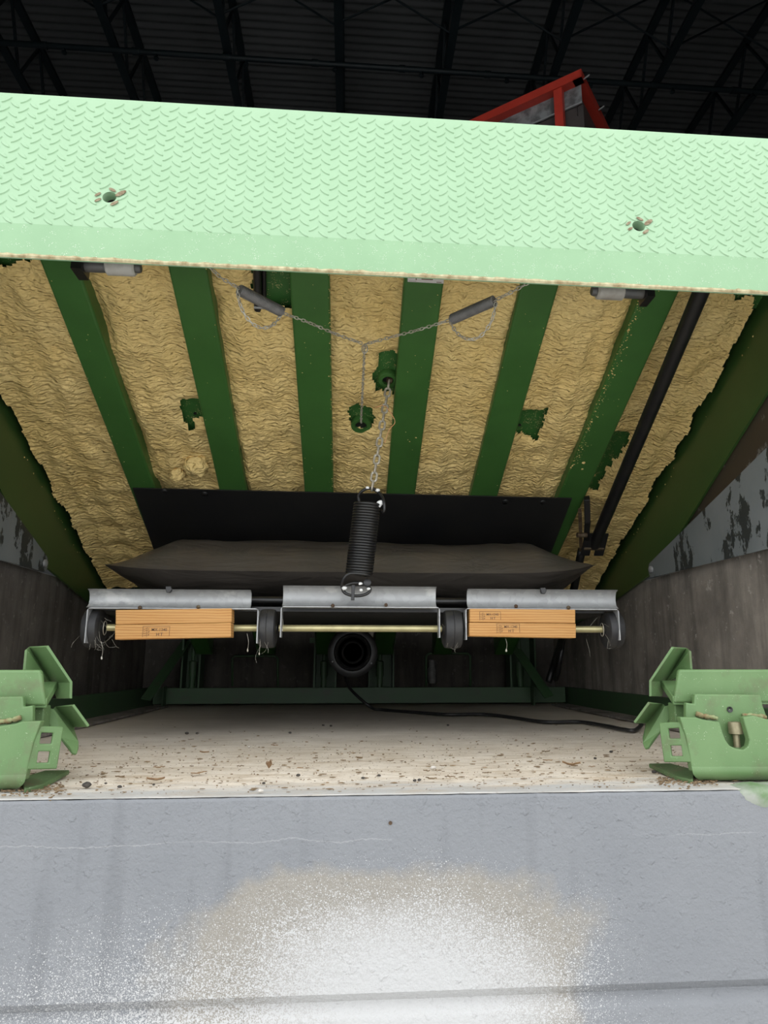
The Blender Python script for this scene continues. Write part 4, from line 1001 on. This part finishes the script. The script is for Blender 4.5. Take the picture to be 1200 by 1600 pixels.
# small grey canister hanging in the right loop
cn = at(676, 1048, 3.66)
o = MB().lathe((cn.x, 3.69, at(676, 1068, 3.66).z), (0, 0, 1), [(0, .018), (.005, .022), (.07, .022), (.08, .016), (.115, .016), (.12, .010)], 16).build('grease_canister', simple('grey_can', (.10, .10, .095), (.2, .19, .18), 40, .5), None, (cn.x, 3.69, at(676, 1068, 3.66).z), smooth=True, auto=40)
tag(o, 'small grey canister standing against the back wall behind the right bar loop', 'canister')
# blower
bl = at(551, 1019, 3.1)
bw = thing('blower', (bl.x, 3.2, bl.z - .11), 'round black blower with concentric intake rings at the back of the pit', 'blower')
R0 = .107
MB().lathe((bl.x, 3.1, bl.z), (0, 1, 0), [(.13, .079), (.0, .081), (.0, R0 - .012), (.006, R0), (.16, R0), (.18, .095), (.24, .095)], 40).build('housing', BLACKP, bw, smooth=True, auto=40)
MB().lathe((bl.x, 3.088, bl.z), (0, 1, 0), [(.03, .062), (.004, .066), (0, .071), (.004, .077), (.03, .08)], 40).build('outer_ring', RUBBER, bw, smooth=True, auto=60)
MB().lathe((bl.x, 3.092, bl.z), (0, 1, 0), [(.06, .036), (.003, .040), (0, .043), (.003, .047), (.03, .05)], 40).build('inner_ring', RUBBER, bw, smooth=True, auto=60)
MB().lathe((bl.x, 3.24, bl.z), (0, 1, 0), [(0, .09), (.004, .09)], 36).build('grille_back', BLACKM, bw)
for a in (205, 330): MB().lathe((bl.x + math.cos(math.radians(a)) * .094, 3.098, bl.z + math.sin(math.radians(a)) * .094), (0, -1, 0), [(0, .004), (.004, .003)], 8).build('screw', GALV, bw)
MB().box((bl.x - .03, 3.335, bl.z - .05), (bl.x + .03, 3.552, bl.z + .05)).build('mount_block', BLACKM, bw)
MB().lathe((at(580, 990, 3.12).x, 3.12, at(580, 1003, 3.12).z), (0, 0, 1), [(0, .004), (.05, .016)], 12).build('funnel', NYLON, bw, smooth=True)
# power cable on the floor
cp = [at(540, 1068, 3.12), at(553, 1085, 3.25), at(575, 1101, 3.3)]
cp[0].y = 3.12
fl = [atZ(x, y, .006) for x, y in ((598, 1109), (650, 1113), (700, 1116.5), (755, 1116), (800, 1121), (850, 1128), (905, 1128), (945, 1134), (975, 1140), (992, 1141), (1003, 1135))]
fl[-1].z = .012
cp = [Vector((bl.x - .03, 3.15, bl.z - .1)), Vector((bl.x - .01, 3.05, .10)), Vector((fl[0].x - .06, 2.95, .03))] + fl
o = MB().tube(smoothpath(cp, 8), .0062, 8).build('power_cable', CABLE, None, (fl[4].x, fl[4].y, 0), smooth=True)
tag(o, 'black power cable snaking across the pit floor from the blower', 'cable')
# ================================================================== LIP KEEPERS AT THE PIT FRONT
def K(x, y): return 960 + x / 5.0, 980 + y / 5.0
def keeper(mirror, label):
    MX = (lambda p: Vector((.08 - p.x, p.y, p.z))) if mirror else (lambda p: Vector(p))
    def P(x, y, Y): return MX(at(*K(x, y), Y))
    root = thing('lip_keeper', MX(Vector((.70, 1.28, 0))), label, 'dock bracket', 'green lip keepers on the pit front')
    def plate(pts, th, nm, m, bev=.0025, par=None): 
        pts3 = [P(*q) for q in pts]
        return MB().prism(pts3, (0, th, 0)).build(nm, m, par or root, bev=bev, bseg=3)
    # cradle body: a bent plate with a U slot; lower half curls under
    Yb = 1.238
    left_edge = [(512, 703), (560, 850), (590, 1000), (603, 1080), (612, 1130)]
    right = [(1090, 690), (1200, 722), (1300, 722), (1340, 850), (1335, 1000), (1330, 1080), (1325, 1130)]
    slot = [(1006, 704), (1030, 790), (1058, 880), (1048, 930), (1010, 958), (950, 950), (900, 925), (868, 880), (845, 820), (822, 742)]
    outline = left_edge + list(reversed(right)) + slot + [(690, 722), (640, 705)]
    plate([(x, y, Yb) for x, y in outline], .016, 'cradle_plate', KEEP, .002)
    # the lower edge of the plate rolls back onto the concrete
    vs = []; fs = []; N = 22; secs = [(1085, .0006), (1095, -.0005), (1126, -.0006), (1142, -.0002), (1160, .0016), (1175, .0048), (1187, .0095), (1195, .017), (1199, .030)]
    for i in range(N + 1):
        t_ = i / N
        for k, (yy, dy) in enumerate(secs):
            pull = (max(0, yy - 1126) / 73.0) ** 2 * 60 - max(0, 1126 - yy) * .18
            x = lerp(611 + pull, 1325 - pull, t_); vs.append(P(x, yy, Yb + dy))
    n = len(secs)
    for i in range(N):
        for k in range(n - 1): a = i * n + k; fs.append((a, a + n, a + n + 1, a + 1))
    MB().add(vs, fs).build('cradle_belly', KEEP, root, smooth=True)
    plate([(690, 1165, Yb + .030), (1300, 1165, Yb + .030), (1300, 1198, Yb + .030), (690, 1198, Yb + .030)], .05, 'cradle_floor', KEEP_D)
    # perforated cheek plate, swung back from the body
    q = [P(345, 748, 1.272), P(566, 738, Yb), P(606, 1056, Yb), P(385, 1056, 1.272)]
    nrm = (q[1] - q[0]).cross(q[3] - q[0]).normalized(); nrm = nrm if nrm.y > 0 else -nrm
    us = [0, .31, .69, 1]; vs_ = [0, .15, .41, .585, .85, 1]
    mb = MB()
    f = lambda u, v, d: lerp(lerp(q[0], q[1], u), lerp(q[3], q[2], u), v) + nrm * d
    idx = {}; vv = []; ff = []
    def vid(i, j, k):
        if (i, j, k) not in idx: idx[(i, j, k)] = len(vv); vv.append(f(us[i], vs_[j], .007 * k))
        return idx[(i, j, k)]
    solid = lambda i, j: 0 <= i < 3 and 0 <= j < 5 and not (i == 1 and j in (1, 3))
    for i in range(3):
        for j in range(5):
            if not solid(i, j): continue
            ff.append((vid(i, j, 0), vid(i + 1, j, 0), vid(i + 1, j + 1, 0), vid(i, j + 1, 0))); ff.append((vid(i, j, 1), vid(i, j + 1, 1), vid(i + 1, j + 1, 1), vid(i + 1, j, 1)))
            for di, dj, e0, e1 in ((-1, 0, (i, j), (i, j + 1)), (1, 0, (i + 1, j), (i + 1, j + 1)), (0, -1, (i, j), (i + 1, j)), (0, 1, (i, j + 1), (i + 1, j + 1))):
                if not solid(i + di, j + dj): ff.append((vid(*e0, 0), vid(*e1, 0), vid(*e1, 1), vid(*e0, 1)))
    mb.add(vv, ff).build('cheek_plate', KEEP, root, bev=.002, bseg=2)
    # V shaped lip trough behind
    x0, x1 = 470, 1480
    zt, zb_, = P(500, 330, 1.30).z, P(500, 592, 1.30).z
    a, b = P(500, 330, 1.30), P(x1, 330, 1.30); c, d = P(x1, 592, 1.30), P(466, 592, 1.30)
    b.z = a.z; c.z = d.z; th = Vector((0, .009, 0))
    MB().hexa([d, c, c + th, d + th, a + Vector((0, -.004, 0)), b + Vector((0, -.004, 0)), b + th, a + th]).build('trough_front', KEEP, root, bev=.0045, bseg=4)
    zmid = P(365, 415, 1.40).z; e0, e1 = P(365, 415, 1.40), P(1400, 415, 1.40); e1.z = e0.z
    th2 = Vector((0, .004, .012))
    MB().hexa([d + Vector((0, .004, -.004)), c + Vector((0, .004, -.004)), e1 + Vector((0, .01, -.008)), e0 + Vector((0, .01, -.008)), d + th2 , c + th2, e1, e0]).build('trough_back', KEEP, root, bev=.0015)
    # stem plate with a hole between trough and cradle
    st = plate([(560, 588, 1.275), (625, 600, 1.275), (628, 522, 1.275), (1145, 528, 1.275), (1160, 610, 1.275), (1190, 690, 1.275), (1080, 960, 1.275), (800, 970, 1.275), (640, 760, 1.275), (560, 760, 1.275)], .012, 'stem_plate', KEEP)
    hp = P(902, 643, 1.274); MB().lathe(hp, (0, -1, 0), [(-.004, .0052), (.0012, .0052), (.0012, .004), (-.002, .0)], 18).build('hole_rim', BLACKM, st, smooth=True, auto=40)
    sb_ = [(470, 592, 1.32), (640, 600, 1.32), (640, 740, 1.32), (480, 760, 1.32)]
    plate(sb_, .03, 'inner_block', KEEP_D)
    # welds
    for pts in (((640, 675), (680, 690), (730, 700), (780, 706), (812, 718)), ((1002, 688), (1050, 690), (1120, 694), (1190, 706)), ((625, 535), (800, 545), (1000, 552), (1140, 548))):
        up = pts[0][1] < 600
        pa_ = [P(x, y, 1.272 if not up else 1.292) for x, y in pts]; sp_ = resample(smoothpath(pa_, 10), .0022); rd = random.Random(len(pts))
        MB().tube(sp_, .004, 8, rads=[(.0042 if not up else .0035) * rd.uniform(.75, 1.25) for _ in sp_]).build('weld_bead', KEEP if up else WELD, root, smooth=True)
    # clamp bolt in the slot
    h0 = P(945, 790, 1.262); bt = P(945, 955, 1.262)
    bo = MB().lathe((h0.x, h0.y, h0.z - .010), (0, 0, 1), [(0, .0105), (.001, .0122), (.019, .0122), (.021, .0112), (.021, .007), (.012, .0065), (.012, 0)], 22).build('clamp_bolt', CREAM, root, smooth=True, auto=40)
    prf = []; L = h0.z - .010 - bt.z + .006; k = 0
    while k * .0015 < L: prf.append((k * .0015, .0062 if k % 2 else .0054)); k += 1
    MB().lathe((h0.x, h0.y, h0.z - .010 - L), (0, 0, 1), prf, 14).build('bolt_thread', CREAM, bo, smooth=True, auto=60)
    MB().lathe((bt.x, bt.y, bt.z - .004), (0, 0, 1), [(0, .012), (.004, .0125), (.008, .009)], 16).build('bolt_nut', KEEP_D, bo)
    # upper bent guide
    def fold(nm, outer, valley, m, hole=None):
        vs = [P(*p_) for p_ in outer[0]] + [P(*p_) for p_ in valley] + [P(*p_) for p_ in outer[1]]
        n0 = len(outer[0]); fs = []
        for i in range(n0 - 1): fs += [(i, i + 1, n0 + i + 1, n0 + i), (n0 + i, n0 + i + 1, 2 * n0 + i + 1, 2 * n0 + i)]
        o = MB().add(vs, fs).build(nm, m, root)
        so = o.modifiers.new('solid', 'SOLIDIFY'); so.thickness = .004; so.offset = 0
        bv = o.modifiers.new('bev', 'BEVEL'); bv.width = .0012; bv.segments = 2
        return o
    g1 = fold('upper_guide', ([(455, 157, 1.33), (370, 290, 1.35), (280, 420, 1.37), (280, 540, 1.37)], [(600, 330, 1.345), (600, 330, 1.345), (410, 430, 1.40), (372, 500, 1.40)]), [(560, 160, 1.40), (490, 290, 1.42), (400, 415, 1.43), (366, 540, 1.40)], KEEP) if False else None
    o = MB()
    A = [P(455, 157, 1.335), P(280, 420, 1.36), P(280, 540, 1.36)]
    V_ = [P(562, 163, 1.40), P(398, 420, 1.43), P(366, 540, 1.385)]
    B_ = [P(592, 185, 1.365), P(603, 330, 1.365), P(420, 430, 1.42)]
    o.add(A + V_ + B_ , [(0, 1, 4, 3), (1, 2, 5, 4), (3, 4, 8, 7, 6)])
    g1 = o.build('upper_guide', KEEP, root)
    o = MB()
    A = [P(270, 588, 1.325), P(155, 746, 1.345)]
    V_ = [P(378, 598, 1.385), P(245, 752, 1.40)]
    B_ = [P(402, 622, 1.37), P(470, 600, 1.37), P(462, 690, 1.36), P(350, 830, 1.345), P(295, 895, 1.335), (P(268, 945, 1.33)), P(240, 952, 1.335), P(226, 915, 1.35), P(228, 870, 1.36)]
    o.add(A + V_ + B_, [(0, 1, 3, 2), (2, 3, 12, 11, 10, 9, 8, 7, 6, 5, 4)])
    g2 = o.build('lower_guide', KEEP, root)
    for g in (g1, g2):
        so = g.modifiers.new('solid', 'SOLIDIFY'); so.thickness = .005; so.offset = 0
        bv = g.modifiers.new('bev', 'BEVEL'); bv.width = .0014; bv.segments = 2; bv.limit_method = 'ANGLE'
    # foot plate on the concrete
    def Z(x, y, z): return MX(atZ(*K(x, y), z))
    ft = [Z(268, 1064, .010), Z(440, 1062, .012), Z(620, 1110, .012), Z(612, 1196, .004), Z(485, 1165, .006)]
    MB().prism(ft, (0, 0, -.008)).build('foot_plate', KEEP_D, root, bev=.0015)
    # rough green mortar skim at the front edge
    vs = []; fs = []; N = 40; M = 8; rd = random.Random(5)
    for i in range(N + 1):
        for j in range(M + 1):
            u, v = i / N, j / M; xx = lerp(.64, .84, u); e = min(1, u * 5, (1 - u) * 5) ** .5
            a_ = math.radians(lerp(-55, 120, v)); r = .004 + .0105 * e * (1 + .35 * noise.noise((xx * 28, v * 3, 2)) + .15 * noise.noise((xx * 90, v * 8, 3)))
            y = 1.189 - r * math.cos(a_) * 1.15 + (.030 * (v - .6) * 2.5 if v > .6 else 0); zz = -.0105 + r * math.sin(a_) * (1 if v > .35 else 1.6)
            vs.append(MX(Vector((xx, y, zz))))
    for i in range(N):
        for j in range(M): a = i * (M + 1) + j; fs.append((a, a + 1, a + M + 2, a + M + 1))
    MB().add(vs, fs).build('mortar_skim', PALEG, root, smooth=True)
    return root
PALEG = paint_mat('green_stained_mortar', (0.125, 0.205, 0.09), (0.30, 0.31, 0.27), None, scale=26, rough=.85)
keeper(False, 'green steel lip keeper bracket at the right end of the pit front')
keeper(True, 'green steel lip keeper bracket at the left end of the pit front')

# ================================================================== DEBRIS ON THE PIT FLOOR
rnd = random.Random(21)
def leaf(px, py, L, wd, ang, mat_, nm, label, cat, group, curl=.35):
    c = atZ(px, py, .002); vs = []; fs = []; n = 7
    for i in range(n + 1):
        t_ = i / n; wv = wd * math.sin(math.pi * min(1, t_ * .92 + .04)) ** .8 * rnd.uniform(.75, 1.1)
        x = (t_ - .5) * L; zz = .003 + curl * wd * (1 - math.sin(math.pi * t_)) * .8 + rnd.uniform(0, .0015)
        for s, k in ((-1, 1), (0, 0), (1, 1)):
            vs.append(Vector((x, s * wv * .5, zz + k * curl * wd * .6)))
        if i:
            a = 3 * i; fs += [(a - 3, a - 2, a + 1, a), (a - 2, a - 1, a + 2, a + 1)]
    rm = Matrix.Rotation(ang, 3, 'Z'); vs = [rm @ v + Vector((c.x, c.y, 0)) for v in vs]
    o = MB().add(vs, fs).build(nm, mat_, None, (c.x, c.y, 0))
    so = o.modifiers.new('thick', 'SOLIDIFY'); so.thickness = .0008
    return tag(o, label, cat, group)
leaf(243, 1221, .030, .013, .25, LEAF, 'dead_leaf', 'curled brown dead leaf with a stalk near the left front edge', 'leaf', 'dead leaves on the pit floor', .3)
leaf(420, 1202, .014, .012, 1.2, LEAF, 'dead_leaf', 'small upright brown leaf scrap left of the floor middle', 'leaf', 'dead leaves on the pit floor', .9)
leaf(893, 1197, .036, .010, -.5, LEAF, 'dead_leaf', 'long narrow dead leaf in front of the right lip keeper', 'leaf', 'dead leaves on the pit floor', .5)
LBL = 'small brown leaf scrap scattered on the dusty pit floor'
for px, py, L in ((250, 1201, .022), (310, 1210, .03), (185, 1216, .016), (374, 1199, .014), (428, 1166, .02), (320, 1178, .022), (467, 1202, .012), (560, 1186, .014), (612, 1191, .014), (673, 1219, .02), (700, 1216, .016), (760, 1209, .018), (808, 1206, .012), (855, 1176, .02), (855, 1190, .02), (665, 1207, .014), (990, 1192, .014), (560, 1185, .01), (690, 1198, .012), (300, 1157, .016), (1050, 1205, .012), (145, 1200, .012), (925, 1199, .014)):
    leaf(px + rnd.uniform(-2, 2), py, L, L * rnd.uniform(.25, .5), rnd.uniform(-.6, .6), rnd.choice((LEAF, GRIT)), 'leaf_scrap', LBL, 'leaf', 'leaf scraps on the pit floor', rnd.uniform(.1, .4))
def pebble(px, py, r, mat_, label, group, nm='pebble'):
    c = atZ(px, py, 0); o = MB().blob((c.x, c.y, r * .55), r, 2, (1.15, .9, .7), .12, px).build(nm, mat_, None, (c.x, c.y, 0), smooth=True)
    tag(o, label, 'pebble', group)
pebble(135, 1230, .0068, STONE, 'largest black pebble beside the left lip keeper foot', 'pebbles on the pit floor')
pebble(187, 1231, .0034, STONE, 'dark round pebble second from the left lip keeper', 'pebbles on the pit floor')
for px, py, r in ((292, 1147, .005), (308, 1147, .004), (453, 1146, .004), (517, 1135, .004), (412, 1225, .0026), (592, 1213, .003), (466, 1213, .0035), (505, 1134, .004), (1022, 1208, .004), (700, 1134, .004), (955, 1176, .004), (930, 1186, .003), (165, 1225, .0022), (240, 1227, .0022), (655, 1220, .003), (648, 1221, .003), (567, 1217, .003)):
    pebble(px, py, r, STONE, 'tiny dark pebble lying on the dusty pit floor', 'tiny pebbles on the pit floor')
for px, py, r in ((407, 1238, .0040), (677, 1202, .0055), (389, 1168, .003)):
    pebble(px, py, r, PALEST, 'pale chip of concrete lying on the pit floor', 'pale chips on the pit floor', 'concrete_chip')
mb = MB()
for k in range(2400):
    y = 1.20 + abs(rnd.gauss(0, .42)) ** 1.0; x = rnd.uniform(-.62, .80) * (1 + (y - 1.2) * .15)
    if y > 2.9 or x < -.8 or x > 1: continue
    r = rnd.choice((.0004, .0005, .0006, .0006, .0008, .0008, .0010, .0013, .0018)) * (1.0 + .3 * (y - 1.2))
    mb.blob((x, y, r * .2), r, 1, (rnd.choice((.8, 1.0, 1.4, 2.2, 3.6)), rnd.uniform(.6, 1.2), .6), .3, k)
g = mb.build('floor_grit', GRIT, None, (0, 1.5, 0)); tag(g, 'fine brown grit and leaf crumbs strewn over the pit floor', 'grit', kind='stuff')
# dirt packed round the keeper feet
mb = MB()
for s in (0, 1):
    for k in range(220):
        a = atZ(*K(rnd.uniform(330, 800), rnd.gauss(1190, 22)), .002); p = Vector((.08 - a.x, a.y, a.z)) if s else a
        mb.blob((p.x, p.y, .0006), rnd.uniform(.0005, .0022), 1, (1.6, 1, .7), .35, k)
g = mb.build('packed_dirt', GRIT, None, (.04, 1.25, 0)); tag(g, 'crumbly dirt and dead needles gathered at the lip keeper feet', 'dirt', kind='stuff')
